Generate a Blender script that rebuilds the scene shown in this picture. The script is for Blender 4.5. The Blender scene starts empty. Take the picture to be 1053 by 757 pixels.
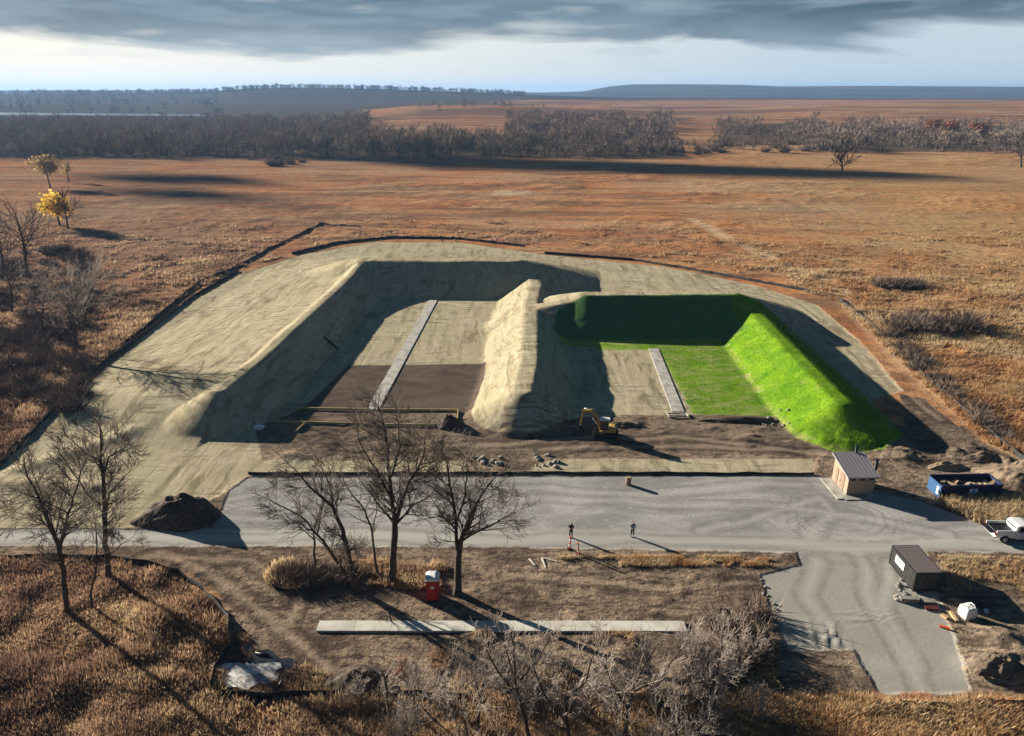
import bpy, bmesh, math, random
import numpy as np
from mathutils import Vector, Matrix, noise as mnoise
R = math.radians
random.seed(7); rng = np.random.default_rng(7)
sc = bpy.context.scene
C = sc.collection

# ------------------------------------------------------------------ camera
FPX = 752.0; CAMH = 42.0; TH = math.atan(285.0/752.0)
cam = bpy.data.cameras.new('camera'); camo = bpy.data.objects.new('camera', cam); C.objects.link(camo)
camo.location = (0, 0, CAMH); camo.rotation_euler = (math.pi/2-TH, 0, 0)
cam.sensor_width = 36; cam.sensor_fit = 'HORIZONTAL'; cam.lens = 36*FPX/1053
cam.clip_start = 0.5; cam.clip_end = 60000
sc.camera = camo

# ------------------------------------------------------------------ light
SUN_EL = R(15.9)
sx, sy = -5.1, 3.6                                   # direction towards the sun on the ground
sl = math.hypot(sx, sy); sx /= sl; sy /= sl
sunv = Vector((sx*math.cos(SUN_EL), sy*math.cos(SUN_EL), math.sin(SUN_EL)))
L = bpy.data.lights.new('sun', 'SUN'); L.energy = 5.0; L.angle = R(0.5); L.color = (1.0, 0.90, 0.74)
lo = bpy.data.objects.new('sun', L); C.objects.link(lo); lo.rotation_euler = (-sunv).to_track_quat('-Z', 'Y').to_euler()
lo.location = (-200, 140, 120)
W = bpy.data.worlds.new('World'); sc.world = W; W.use_nodes = True
nt = W.node_tree; nt.nodes.clear()
def N(nt, t, **kw):
    n = nt.nodes.new(t)
    for k, v in kw.items():
        if k.startswith('i_'):
            n.inputs[k[2:].replace('_', ' ')].default_value = v
        else: setattr(n, k, v)
    return n
wo = N(nt, 'ShaderNodeOutputWorld'); bg = N(nt, 'ShaderNodeBackground'); bg.inputs[1].default_value = 0.05
sky = N(nt, 'ShaderNodeTexSky', sky_type='NISHITA'); sky.sun_disc = False; sky.sun_elevation = SUN_EL
sky.sun_rotation = math.atan2(sx, sy); sky.air_density = 1.0; sky.dust_density = .3; sky.ozone_density = 3.0
tc = N(nt, 'ShaderNodeTexCoord'); sep = N(nt, 'ShaderNodeSeparateXYZ')
nt.links.new(tc.outputs['Generated'], sep.inputs[0])
mp = N(nt, 'ShaderNodeMapping'); mp.inputs['Scale'].default_value = (2.0, 2.0, 13)
nt.links.new(tc.outputs['Generated'], mp.inputs[0])
n1 = N(nt, 'ShaderNodeTexNoise'); n1.inputs['Scale'].default_value = 1.25; n1.inputs['Detail'].default_value = 7; n1.inputs['Roughness'].default_value = .52; n1.inputs['Distortion'].default_value = .35
nt.links.new(mp.outputs[0], n1.inputs['Vector'])
def M(nt, op, a, b=None, c=None, clamp=False):
    n = nt.nodes.new('ShaderNodeMath'); n.operation = op; n.use_clamp = clamp
    for i, v in enumerate((a, b, c)):
        if v is None: continue
        if isinstance(v, (int, float)): n.inputs[i].default_value = v
        else: nt.links.new(v, n.inputs[i])
    return n.outputs[0]
def mixc(nt, f, a, b, blend='MIX'):
    n = nt.nodes.new('ShaderNodeMix'); n.data_type = 'RGBA'; n.blend_type = blend; n.clamp_factor = True
    for s, v in ((n.inputs[0], f), (n.inputs[6], a), (n.inputs[7], b)):
        if isinstance(v, (int, float)): s.default_value = v
        elif isinstance(v, tuple): s.default_value = (v+(1,)) if len(v) == 3 else v
        else: nt.links.new(v, s)
    return n.outputs[2]
def ramp(nt, f, pts, interp='LINEAR'):
    n = nt.nodes.new('ShaderNodeValToRGB'); n.color_ramp.interpolation = interp
    cr = n.color_ramp
    while len(cr.elements) < len(pts): cr.elements.new(0.5)
    for e, (p, c) in zip(cr.elements, pts):
        e.position = p; e.color = (c, c, c, 1) if isinstance(c, (int, float)) else tuple(c)+(1,)
    if isinstance(f, (int, float)): n.inputs[0].default_value = f
    else: nt.links.new(f, n.inputs[0])
    return n.outputs[0]
# cloud deck: dark grey-blue above about two and a half degrees, bright open strip above the horizon
elev = M(nt, 'MULTIPLY', sep.outputs[2], 10.0)                         # 1.0 = about 5.7 degrees
lvl = M(nt, 'ADD', elev, M(nt, 'MULTIPLY', M(nt, 'SUBTRACT', n1.outputs[0], .5), 1.15))
n2 = N(nt, 'ShaderNodeTexNoise'); n2.inputs['Scale'].default_value = 1.3; n2.inputs['Detail'].default_value = 5; n2.inputs['Roughness'].default_value = .45; n2.inputs['Distortion'].default_value = .5
nt.links.new(mp.outputs[0], n2.inputs['Vector'])
K = 8.8
def kc(r, g, b): return (r*K, g*K, b*K)
openc = mixc(nt, ramp(nt, M(nt, 'MULTIPLY_ADD', sep.outputs[0], .7, .5), [(.15, 0), (.75, 1)]), kc(1.05, .97, .80), kc(.56, .66, .72))
deck = mixc(nt, ramp(nt, n2.outputs[0], [(.38, 0), (.62, 1)]), kc(.055, .105, .15), kc(.20, .28, .335))
cmask = ramp(nt, lvl, [(.47, 0), (.60, .85), (.85, 1)])
cl = mixc(nt, cmask, openc, deck)
mp3 = N(nt, 'ShaderNodeMapping'); mp3.inputs['Scale'].default_value = (3.2, 3.2, 24); mp3.inputs['Location'].default_value = (2.3, 1.1, .4); nt.links.new(tc.outputs['Generated'], mp3.inputs[0])
n3 = N(nt, 'ShaderNodeTexNoise'); n3.inputs['Scale'].default_value = 1.5; n3.inputs['Detail'].default_value = 6; nt.links.new(mp3.outputs[0], n3.inputs['Vector'])
cl = mixc(nt, ramp(nt, M(nt, 'ADD', n3.outputs[0], M(nt, 'MULTIPLY', sep.outputs[0], -.14)), [(.62, 0), (.76, .55)]), cl, openc)
cl = mixc(nt, ramp(nt, M(nt, 'ADD', n3.outputs[0], M(nt, 'MULTIPLY', elev, -.25)), [(.20, .35), (.32, 0)]), cl, kc(.42, .52, .58))
backside = ramp(nt, M(nt, 'MULTIPLY_ADD', sep.outputs[1], .5, .5), [(.50, 1), (.75, 0)])     # opening kept ahead; unseen sky behind darkened to cut ambient light
cl = mixc(nt, backside, cl, kc(.006, .036, .062))
hi = ramp(nt, sep.outputs[2], [(.10, 0), (.22, 1)])                    # dark bluish cloud over most of the higher sky, dimming ambient light
brk = ramp(nt, n2.outputs[0], [(.30, .35), (.52, .9)])
upper = mixc(nt, brk, sky.outputs[0], kc(.006, .032, .056))
col = mixc(nt, hi, cl, upper)
lowm = ramp(nt, M(nt, 'ADD', sep.outputs[2], 0.02), [(.0, 0), (.018, 1)])
col = mixc(nt, lowm, kc(.06, .07, .08), col)
nt.links.new(col, bg.inputs[0]); nt.links.new(bg.outputs[0], wo.inputs[0])
sc.view_settings.view_transform = 'Standard'; sc.view_settings.look = 'None'
sc.view_settings.exposure = 1.28; sc.view_settings.gamma = 1; sc.view_settings.use_curve_mapping = False
sc.render.engine = 'CYCLES'
sc.cycles.max_bounces = 5; sc.cycles.diffuse_bounces = 1; sc.cycles.volume_bounces = 0
sc.cycles.use_denoising = True

# ------------------------------------------------------------------ helpers
def at(u, v, z=0.0):
    a = (v-378.5)/FPX
    fy = math.cos(TH)-a*math.sin(TH); fz = -(math.sin(TH)+a*math.cos(TH)); fx = (u-526.5)/FPX
    t = (CAMH-z)/(-fz)
    return (fx*t, fy*t)
def zat(Y, v):                                                       # height seen at row v at distance Y
    a = (v-378.5)/FPX
    return CAMH+Y*(-(math.sin(TH)+a*math.cos(TH)))/(math.cos(TH)-a*math.sin(TH))
def xat(u, Y, z):                                                    # x at column u
    dep = Y*math.cos(TH)+(CAMH-z)*math.sin(TH)
    return (u-526.5)/FPX*dep
def vnoise(x, y, seed=0):
    xi = np.floor(x).astype(np.int64); yi = np.floor(y).astype(np.int64); xf = x-xi; yf = y-yi
    def h(a, b):
        n = (a*374761393+b*668265263+seed*974634777) & 0x7fffffff
        n = ((n ^ (n >> 13))*1274126177) & 0x7fffffff
        return ((n ^ (n >> 16)) & 0xffff)/65535.0
    u = xf*xf*(3-2*xf); w = yf*yf*(3-2*yf)
    return (h(xi, yi)*(1-u)+h(xi+1, yi)*u)*(1-w)+(h(xi, yi+1)*(1-u)+h(xi+1, yi+1)*u)*w-.5
def fbm(x, y, seed=0, o=4):
    s = 0; a = 1.0
    for i in range(o): s = s+a*vnoise(x, y, seed+i); x = x*2.03; y = y*2.03; a *= .5
    return s
def sstep(a, b, x):
    t = np.clip((x-a)/(b-a), 0, 1); return t*t*(3-2*t)
def sdf(poly, x, y):                                                 # + inside
    d = np.full(x.shape, 1e9); ins = np.zeros(x.shape, bool); n = len(poly)
    for i in range(n):
        ax, ay = poly[i]; bx, by = poly[(i+1) % n]
        ex, ey = bx-ax, by-ay; L2 = ex*ex+ey*ey+1e-9
        t = np.clip(((x-ax)*ex+(y-ay)*ey)/L2, 0, 1)
        d = np.minimum(d, (x-ax-t*ex)**2+(y-ay-t*ey)**2)
        c = (ay > y) != (by > y)
        with np.errstate(all='ignore'): c &= x < (bx-ax)*(y-ay)/(by-ay if by != ay else 1e-9)+ax
        ins ^= c
    return np.where(ins, 1, -1)*np.sqrt(d)
def P(*pts): return [at(u, v) for u, v in pts]

# ------------------------------------------------------------------ terrain shape
def seg(x, y, a, b):
    ex, ey = b[0]-a[0], b[1]-a[1]; L2 = ex*ex+ey*ey
    t = np.clip(((x-a[0])*ex+(y-a[1])*ey)/L2, 0, 1)
    dx = x-a[0]-t*ex; dy = y-a[1]-t*ey
    side = (ex*dy-ey*dx)                                             # + is left of a->b
    return np.sqrt(dx*dx+dy*dy), t, side
# berm centre lines: pts, crest height, half crest width, run right, run left
SH = 3.8; BH = 6.0
BERMS = {
 'left':  dict(p=[(-39.8, 92.3), (-38.8, 104), (-37.6, 124), (-36.4, 146), (-35.0, 157), (-34.0, 165)], h=[SH]*4+[4.6, BH-.1], w=.7, rr=6.3, rl=8.5),
 'back1': dict(p=[(-33.5, 165), (.4, 164.5)], h=[BH]*2, w=1.5, rr=10, rl=24),
 'mid':   dict(p=[(1.4, 92.3), (2.6, 104), (3.2, 120), (3.8, 138), (5.0, 152), (4.8, 162)], h=[SH, SH, SH, SH, SH-.5, SH-.6], w=1.25, rr=5.6, rl=6.6),
 'back2': dict(p=[(14.5, 135), (41.5, 135)], h=[BH]*2, w=1.3, rr=9.5, rl=20),
 'green': dict(p=[(43.4, 88.5), (44.0, 104), (44.8, 124), (44.8, 133)], h=[SH]*4, w=1.0, rr=6.3, rl=6.3),
 'back2l': dict(p=[(4.0, 133), (14.5, 135)], h=[SH, BH-.6], w=1.3, rr=8, rl=8),
}
def berm_h(name, x, y):
    b = BERMS[name]; z = np.zeros(x.shape)
    bd = np.full(x.shape, 1e9); bz = np.zeros(x.shape)
    for i in range(len(b['p'])-1):
        d, t, s = seg(x, y, b['p'][i], b['p'][i+1])
        hc = b['h'][i]*(1-t)+b['h'][i+1]*t
        run = np.where(s > 0, b['rl'], b['rr'])
        if b['rl'] != b['rr']:                                       # ends: blend the two runs
            run = b['rr']+(b['rl']-b['rr'])*sstep(-1, 1, s/np.maximum(d, .01)/math.dist(b['p'][i], b['p'][i+1])*1.0)
        q = np.clip(1-(d-b['w'])/run, 0, 1)
        q = np.where(q > .95, .95+(1-np.exp(-(q-.95)/.05*1.6))*.05/(1-math.exp(-1.6)), q)
        zz = hc*q
        z = np.maximum(z, zz)
    if name == 'left':                                               # long low outer apron
        d, t, s = seg(x, y, (-41.0, 60), (-34.0, 176))
        z = np.maximum(z, (s > 0)*3.1*np.clip(1-(d-3)/25, 0, 1)*sstep(83, 99, y+fbm(x*.1, y*.1, 12, 2)*3)*sstep(205, 170, y))
    return z
def ridge(x, y, prof, Y0, w1, w2):
    u = 526.5+FPX*x/np.maximum(y*math.cos(TH)+CAMH*math.sin(TH), 1)
    us = [p[0] for p in prof]; zs = [zat(Y0, p[1]) for p in prof]
    A = np.interp(u, us, zs)
    w = np.where(y < Y0, w1, w2)
    return A*np.exp(-((y-Y0)/w)**2)
PIT = []
def H0(x, y):
    z = np.zeros(x.shape)
    for n in BERMS: z = np.maximum(z, berm_h(n, x, y))
    bn = fbm(x*.12, y*.12, 3, 3)*.5+fbm(x*.6, y*.6, 9, 3)*.12
    z = z+bn*np.clip(z/2.5, 0, 1)*.42+np.clip(z/2.0, 0, 1)*(fbm(x*.18, y*1.1, 14, 3)*.10)*(np.hypot(x-2.6, (y-120)*.0) < 11)
    far = sstep(150, 420, np.hypot(x, y-100))
    # swale left of the lot
    d, t, s = seg(x, y, at(20, 484), at(135, 447)); z = z+.4*np.exp(-(d/1.6)**2)
    d, t, s = seg(x, y, at(-80, 494), at(95, 503)); z = z+.55*np.exp(-(d/1.6)**2)
    # rough dirt between the bays and the lot, rough foreground
    rough = np.exp(-((y-86)/5.5)**2)*(1-sstep(48, 60, np.abs(x)))*sstep(-30, -24, x)
    z = z+rough*(fbm(x*.30, y*.42, 21, 5)*.62)*(z < 1)
    fg = sstep(60.3, 58.5, y)
    z = z+fg*(fbm(x*.35, y*.35, 31, 4)*.28)*(1-np.clip(sdf_gravel(x, y)*.8+.9, 0, 1))
    # right hand spoil, swale and mounds
    for (u, v, r, h) in ((985, 468, 2.8, .7), (1010, 460, 3.0, .8), (1035, 474, 2.8, .9), (1050, 497, 4.2, 2.2), (930, 470, 3, .7), (905, 462, 3, .5),
                         (1030, 692, 2.4, .8), (1052, 684, 2.2, .9), (1030, 655, 2.2, .5), (300, 470, 2.5, .5)):
        c = at(u, v); rr = np.hypot(x-c[0], (y-c[1])*1.25)/r
        z = z+h*np.exp(-rr**2*1.5)*(1+.5*fbm(x*1.2, y*1.2, 77, 3))
    # long swale between the right berm and the prairie
    d, t, s = seg(x, y, at(975, 440), at(1040, 470)); z = z-1.1*np.exp(-(d/1.6)**2)
    # prairie relief
    off = np.clip(-sdf_built(x, y)/8, 0, 1)
    z = z+off*(fbm(x*.02, y*.02, 41, 3)*1.3+.0+fbm(x*.22, y*.22, 44, 3)*.45)
    # track ruts at the end of the drive
    c1 = at(822, 648); c2 = at(868, 664); mk = sstep(c1[0]-1, c1[0]+.6, x)*sstep(c2[0]+1, c2[0]-.5, x)*sstep(c2[1]-.7, c2[1]+.2, y)*sstep(c1[1]+1.6, c1[1]-.6, y)
    z = z+mk*.11*np.sin((x-.25*y+.5*fbm(x*.7, y*.7, 3, 2))*2*math.pi/.95)
    c1 = at(892, 636); rr = np.hypot((x-c1[0])/3.2, (y-c1[1])/1.1); z = z+np.exp(-rr**4)*.06*np.sin((x*.35+y+fbm(x*.5, y*.5, 3, 2))*2*math.pi/.9)
    # pit with the washout
    c = at(258, 694); rr = np.hypot((x-c[0])/3.3, (y-c[1])/2.4); z = z-.55*np.exp(-rr**4)
    z = z+far*(fbm(x*.004, y*.004, 50, 3)*3.5)
    z = z+np.clip((y-600)/1500, 0, 1)*3
    r = ridge(x, y, [(-400, 93), (0, 93), (240, 92.8), (400, 94), (560, 95.2), (600, 94), (628, 88.6), (650, 86.8), (700, 86.6), (760, 87.2), (800, 88.8), (900, 88.3), (1053, 89.3), (1400, 88)], 5600, 1300, 3000)
    z = np.maximum(z, r) if True else z
    r = ridge(x, y, [(-400, 97), (100, 96.5), (225, 94.5), (245, 92), (290, 90.2), (340, 90.6), (400, 92), (460, 94.3), (540, 97.5), (640, 101), (1400, 103)], 2700, 520, 900)
    z = np.maximum(z, r)
    r = ridge(x, y, [(-400, 124), (300, 122), (350, 119), (380, 113), (430, 108.5), (500, 108), (560, 110), (680, 113), (760, 112), (860, 108), (960, 107), (1400, 105)], 1250, 330, 300)
    z = np.maximum(z, r)
    r = ridge(x, y, [(-400, 108), (430, 106), (520, 103), (600, 102.8), (1053, 102.6), (1400, 102)], 1950, 330, 500)
    z = np.maximum(z, r)
    return z
# zones, traced on the photograph and laid on the ground
GRAVEL = P((255, 491), (838, 489), (862, 493), (905, 506), (962, 520), (1015, 542), (1200, 552), (1200, 575), (1030, 568), (952, 567), (958, 590), (972, 630), (999, 712), (904, 713), (878, 668), (812, 669), (796, 640), (783, 592), (823, 581), (818, 568), (500, 562), (-300, 560), (-300, 542), (150, 544), (220, 543), (228, 522), (236, 505))
ROADP = P((-300, 543), (600, 545), (1200, 554), (1200, 573), (820, 567), (500, 562), (-300, 560))
STRAW = P((-200, 545), (-200, 515), (0, 481), (50, 430), (108, 381), (175, 323), (245, 283), (310, 262), (385, 249), (470, 249), (560, 262), (680, 274), (775, 293), (840, 314), (885, 352), (928, 402), (900, 410), (880, 440), (840, 473), (838, 487), (255, 489), (225, 510), (160, 543))
GREENP = [(25.2, 92.7), (25.3, 119.6), (15.0, 119.6), (14.6, 121.4), (9.0, 121.4), (7.5, 126), (8.5, 131.5), (13.5, 134.0), (41.5, 134.2), (44, 136), (47.5, 136), (52.5, 128), (52.0, 100), (51.0, 86), (46.0, 80.9), (40.0, 81.2), (36.6, 85.5), (36.2, 92.0)]
DIRT1 = P((312, 420), (358, 376), (500, 374), (494, 428), (520, 445), (600, 430), (640, 427), (700, 427), (790, 424), (850, 455), (905, 462), (935, 465), (925, 405), (950, 410), (1010, 458), (1100, 510), (1053, 520), (960, 520), (900, 505), (860, 492), (838, 486), (836, 474), (560, 474), (540, 486), (480, 486), (480, 474), (270, 474), (262, 440))
STRIP = P((150, 474), (250, 474), (470, 475), (470, 487), (150, 487))
DIRT2 = P((-300, 561), (500, 562), (818, 569), (823, 581), (783, 592), (796, 640), (812, 669), (878, 669), (904, 713), (999, 713), (975, 640), (958, 592), (1100, 600), (1300, 760), (1200, 716), (300, 716), (215, 728), (238, 690), (240, 655), (222, 615), (190, 592), (110, 577), (-300, 577))
STRAW_R = P((578, 472), (836, 472), (838, 487), (546, 487))
LAKE = P((8, 116.3), (205, 117.8), (205, 119.6), (8, 118.6))
BUILT = P((-300, 570), (-300, 515), (0, 478), (108, 375), (175, 315), (245, 276), (385, 243), (470, 243), (560, 256), (680, 266), (780, 285), (860, 312), (930, 380), (1010, 455), (1200, 540), (1200, 590), (1060, 596), (1120, 708), (1010, 716), (780, 712), (300, 716), (238, 716), (238, 655), (222, 615), (190, 592), (110, 574))
def sdf_gravel(x, y): return sdf(GRAVEL, x, y)
def sdf_built(x, y): return sdf(BUILT, x, y)
def hz(x, y):
    return float(H0(np.array([float(x)]), np.array([float(y)]))[0])
def G(u, v):                                                        # ground point at a pixel, following the relief
    x, y = at(u, v)
    for _ in range(4):
        z = hz(x, y); x, y = at(u, v, z)
    return (x, y, hz(x, y))

# ------------------------------------------------------------------ materials
def mat(name, col, rough=.8, spec=.3, metal=0, noise=None, bump=0, bscale=20, coat=0):
    m = bpy.data.materials.new(name); m.use_nodes = True; nt = m.node_tree; b = nt.nodes['Principled BSDF']
    b.inputs['Roughness'].default_value = rough; b.inputs['Metallic'].default_value = metal
    b.inputs['Specular IOR Level'].default_value = spec; b.inputs['Base Color'].default_value = tuple(col)+(1,)
    tc = nt.nodes.new('ShaderNodeTexCoord')
    if noise:
        c2, sc_, lo_, hi_ = noise
        n = nt.nodes.new('ShaderNodeTexNoise'); n.inputs['Scale'].default_value = sc_; n.inputs['Detail'].default_value = 5
        nt.links.new(tc.outputs['Object'], n.inputs['Vector'])
        f = ramp(nt, n.outputs[0], [(lo_, 0), (hi_, 1)])
        nt.links.new(mixc(nt, f, tuple(col), tuple(c2)), b.inputs['Base Color'])
    if bump:
        n = nt.nodes.new('ShaderNodeTexNoise'); n.inputs['Scale'].default_value = bscale; n.inputs['Detail'].default_value = 4
        nt.links.new(tc.outputs['Object'], n.inputs['Vector'])
        bp = nt.nodes.new('ShaderNodeBump'); bp.inputs['Strength'].default_value = 1; bp.inputs['Distance'].default_value = bump
        nt.links.new(n.outputs[0], bp.inputs['Height']); nt.links.new(bp.outputs[0], b.inputs['Normal'])
    return m
def attr_mat(name, stops, rough=.9, transl=0):
    """colour from a per-face random value, for foliage and grass"""
    m = bpy.data.materials.new(name); m.use_nodes = True; nt = m.node_tree; b = nt.nodes['Principled BSDF']
    b.inputs['Roughness'].default_value = rough; b.inputs['Specular IOR Level'].default_value = .1
    a = nt.nodes.new('ShaderNodeAttribute'); a.attribute_name = 'tone'
    c_ = ramp(nt, a.outputs['Fac'], stops)
    if name == 'far_twigs':
        oi = nt.nodes.new('ShaderNodeObjectInfo'); c_ = mixc(nt, 1.0, c_, ramp(nt, oi.outputs['Random'], [(0, (.65, .62, .6)), (.5, (1.0, .97, .95)), (1, (1.35, 1.2, 1.05))]), 'MULTIPLY')
    nt.links.new(c_, b.inputs['Base Color'])
    if transl:
        t_ = nt.nodes.new('ShaderNodeBsdfTranslucent'); nt.links.new(c_, t_.inputs[0]); mx_ = nt.nodes.new('ShaderNodeMixShader'); mx_.inputs[0].default_value = transl
        nt.links.new(b.outputs[0], mx_.inputs[1]); nt.links.new(t_.outputs[0], mx_.inputs[2]); nt.links.new(mx_.outputs[0], nt.nodes['Material Output'].inputs[0])
    return m

def ground_material():
    m = bpy.data.materials.new('ground_cover'); m.use_nodes = True; nt = m.node_tree; b = nt.nodes['Principled BSDF']
    b.inputs['Roughness'].default_value = 1.0; b.inputs['Specular IOR Level'].default_value = 0
    tc = nt.nodes.new('ShaderNodeTexCoord'); ob = tc.outputs['Object']
    def noise(scale, detail=4, rough=.55, dist=0, stretch=None, loc=None):
        v = ob
        if stretch or loc:
            mp = nt.nodes.new('ShaderNodeMapping'); nt.links.new(ob, mp.inputs[0])
            if stretch:
                mp.inputs['Scale'].default_value = stretch[:3]
                if len(stretch) > 3: mp.inputs['Rotation'].default_value = (0, 0, stretch[3])
            if loc: mp.inputs['Location'].default_value = loc
            v = mp.outputs[0]
        n = nt.nodes.new('ShaderNodeTexNoise'); n.inputs['Scale'].default_value = scale; n.inputs['Detail'].default_value = detail
        n.inputs['Roughness'].default_value = rough; n.inputs['Distortion'].default_value = dist
        nt.links.new(v, n.inputs['Vector']); return n.outputs[0]
    def A(n):
        a = nt.nodes.new('ShaderNodeAttribute'); a.attribute_name = n; return a.outputs['Fac']
    def edge(a, nz, amp, w):
        s = M(nt, 'MULTIPLY_ADD', M(nt, 'SUBTRACT', nz, .5), amp, a)
        return M(nt, 'MULTIPLY_ADD', s, 1.0/w, .5, clamp=True)
    sp = nt.nodes.new('ShaderNodeSeparateXYZ'); nt.links.new(ob, sp.inputs[0])
    X, Y = sp.outputs[0], sp.outputs[1]
    # prairie grass
    nA = noise(.012, 5, .6, .4); nB = noise(.05, 6, .65, .6, (1, 2.2, 1)); nC = noise(.45, 6, .75); nD = noise(2.6, 4, .75)
    nE = noise(.022, 5, .6, .8, (1, 2.6, 1, .2), (40, 13, 0))
    pr = mixc(nt, ramp(nt, nB, [(.36, 0), (.62, 1)]), (.60, .20, .07), (.68, .37, .17))
    pr = mixc(nt, ramp(nt, nA, [(.40, 0), (.64, 1)]), pr, (.56, .37, .225))
    pr = mixc(nt, ramp(nt, nE, [(.52, 0), (.66, .85)]), pr, (.50, .17, .065))
    nS = noise(.035, 6, .7, 1.0, (.45, 2.2, 1, .05), (11, 5, 0)); nT = noise(.009, 6, .7, 1.2, (.5, 2.4, 1, -.08), (51, 5, 0))
    pr = mixc(nt, ramp(nt, nS, [(.48, 0), (.58, .7)]), pr, (.17, .10, .065))
    pr = mixc(nt, ramp(nt, nT, [(.34, .6), (.44, 0)]), pr, (.60, .45, .29))
    pr = mixc(nt, ramp(nt, nT, [(.54, 0), (.64, .6)]), pr, (.28, .16, .11))
    leftf = M(nt, 'MULTIPLY', ramp(nt, M(nt, 'MULTIPLY_ADD', X, -.0035, 0), [(.10, 0), (.42, 1)]), ramp(nt, M(nt, 'MULTIPLY', Y, .001), [(.16, 1), (.34, .3)]))
    pr = mixc(nt, M(nt, 'MULTIPLY', leftf, .75), pr, mixc(nt, nC, (.21, .135, .11), (.34, .24, .185)))
    rightf = M(nt, 'MULTIPLY', ramp(nt, M(nt, 'MULTIPLY', X, .0045), [(.20, 0), (.75, 1)]), ramp(nt, M(nt, 'MULTIPLY', Y, .001), [(.10, 1), (.45, .75), (.9, 0)]))
    pr = mixc(nt, M(nt, 'MULTIPLY', rightf, M(nt, 'MULTIPLY_ADD', nB, .8, .15)), pr, (.62, .40, .17))
    pr = mixc(nt, ramp(nt, nC, [(.46, 0), (.64, .8)]), pr, (.17, .09, .06))
    pr = mixc(nt, ramp(nt, nD, [(.35, .45), (.62, 0)]), pr, (.09, .06, .04))
    pr = mixc(nt, M(nt, 'MULTIPLY', A('trail'), ramp(nt, nC, [(.3, 1), (.6, .45)])), pr, (.62, .50, .34))
    # far land: woods on mound and hills with painted-in cloud shadow, tan benches
    far = ramp(nt, M(nt, 'MULTIPLY', Y, .0001), [(.2150, 0), (.2250, 1)])
    fn = noise(.0016, 4, .6, 0, (1, .5, 1))
    fcol = mixc(nt, ramp(nt, fn, [(.45, 0), (.62, 1)]), (.018, .024, .026), (.045, .045, .04))
    fcol = mixc(nt, ramp(nt, M(nt, 'MULTIPLY', Y, .0001), [(.8, 0), (.9, .5)]), fcol, (.20, .16, .11))
    pr = mixc(nt, far, pr, fcol)
    pr = mixc(nt, M(nt, 'MULTIPLY', ramp(nt, M(nt, 'MULTIPLY', Y, .0001), [(.06, 0), (.09, 1)]), ramp(nt, noise(.0045, 5, .6, .6, (.35, 1.6, 1), (31, 3, 0)), [(.48, 0), (.60, .75)])), pr, (.12, .075, .065))
    woods = A('woods'); pr = mixc(nt, M(nt, 'MULTIPLY', woods, .92), pr, mixc(nt, nB, (.04, .037, .032), (.085, .07, .058)))
    # straw mat
    sA = noise(.09, 6, .65, .5); sB = noise(1.1, 5, .7, .2, (1, .5, 1, .5)); sC = noise(5, 3, .7)
    st = mixc(nt, ramp(nt, sA, [(.38, 0), (.66, 1)]), (.46, .40, .275), (.58, .515, .375))
    st = mixc(nt, ramp(nt, noise(.35, 6, .7, 1.0, (1, .28, 1, -.12), (3, 8, 0)), [(.53, 0), (.62, .8)]), st, (.19, .155, .10))
    st = mixc(nt, ramp(nt, sB, [(.30, .6), (.55, 0)]), st, (.30, .25, .15))
    st = mixc(nt, ramp(nt, sC, [(.30, .35), (.60, 0)]), st, (.22, .18, .12))
    st = mixc(nt, ramp(nt, noise(.05, 3, .5, .3, None, (9, 2, 0)), [(.50, 0), (.66, .55)]), st, (.46, .425, .275))
    st = mixc(nt, ramp(nt, noise(.9, 5, .7, .4, (1, .07, 1, .12), (3, 1, 0)), [(.53, 0), (.63, .55)]), st, (.22, .18, .115))
    st = mixc(nt, ramp(nt, noise(.8, 5, .7, .4, (1, .09, 1, -.35), (13, 1, 0)), [(.54, 0), (.66, .6)]), st, (.64, .575, .42))
    st = mixc(nt, M(nt, 'MULTIPLY', ramp(nt, noise(1.5, 4, .6, .6, (.12, 1, 1, .1), (7, 1, 0)), [(.50, 0), (.57, .75)]), ramp(nt, sA, [(.45, 0), (.6, 1)])), st, (.21, .165, .115))
    # bare dirt
    dA = noise(.16, 6, .7, .6, (1, 1.7, 1)); dB = noise(1.9, 6, .75, .1, (.6, 1, 1)); dC = noise(.055, 4, .6, .5, None, (77, 7, 0))
    di = mixc(nt, ramp(nt, dA, [(.43, 0), (.58, 1)]), (.17, .125, .095), (.33, .25, .185))
    di = mixc(nt, ramp(nt, dC, [(.44, 0), (.60, .85)]), di, (.36, .275, .20))
    di = mixc(nt, ramp(nt, dB, [(.38, .95), (.52, 0)]), di, (.055, .042, .036))
    di = mixc(nt, ramp(nt, dB, [(.56, 0), (.68, .7)]), di, (.37, .25, .15))
    di = mixc(nt, ramp(nt, noise(.7, 5, .7, 1.5, (.16, 1, 1, .15), (5, 9, 0)), [(.52, 0), (.62, .6)]), di, (.085, .062, .05))
    di = mixc(nt, ramp(nt, noise(.22, 5, .7, .6, (1, 1.6, 1), (55, 9, 0)), [(.52, 0), (.62, .75)]), di, (.075, .055, .045))
    di2 = mixc(nt, ramp(nt, dA, [(.35, 0), (.66, 1)]), (.075, .058, .05), (.145, .112, .092))
    di = mixc(nt, A('dark'), di, di2)
    # gravel
    gA = noise(.10, 6, .65, .8, (1, 2.0, 1)); gB = noise(3.0, 5, .75); gC = noise(1.6, 5, .7, .3, (.5, 1, 1, .5))
    gr = mixc(nt, ramp(nt, gA, [(.40, 0), (.60, 1)]), (.28, .275, .27), (.45, .44, .425))
    gr = mixc(nt, ramp(nt, gB, [(.32, .55), (.56, 0)]), gr, (.19, .185, .19))
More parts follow.
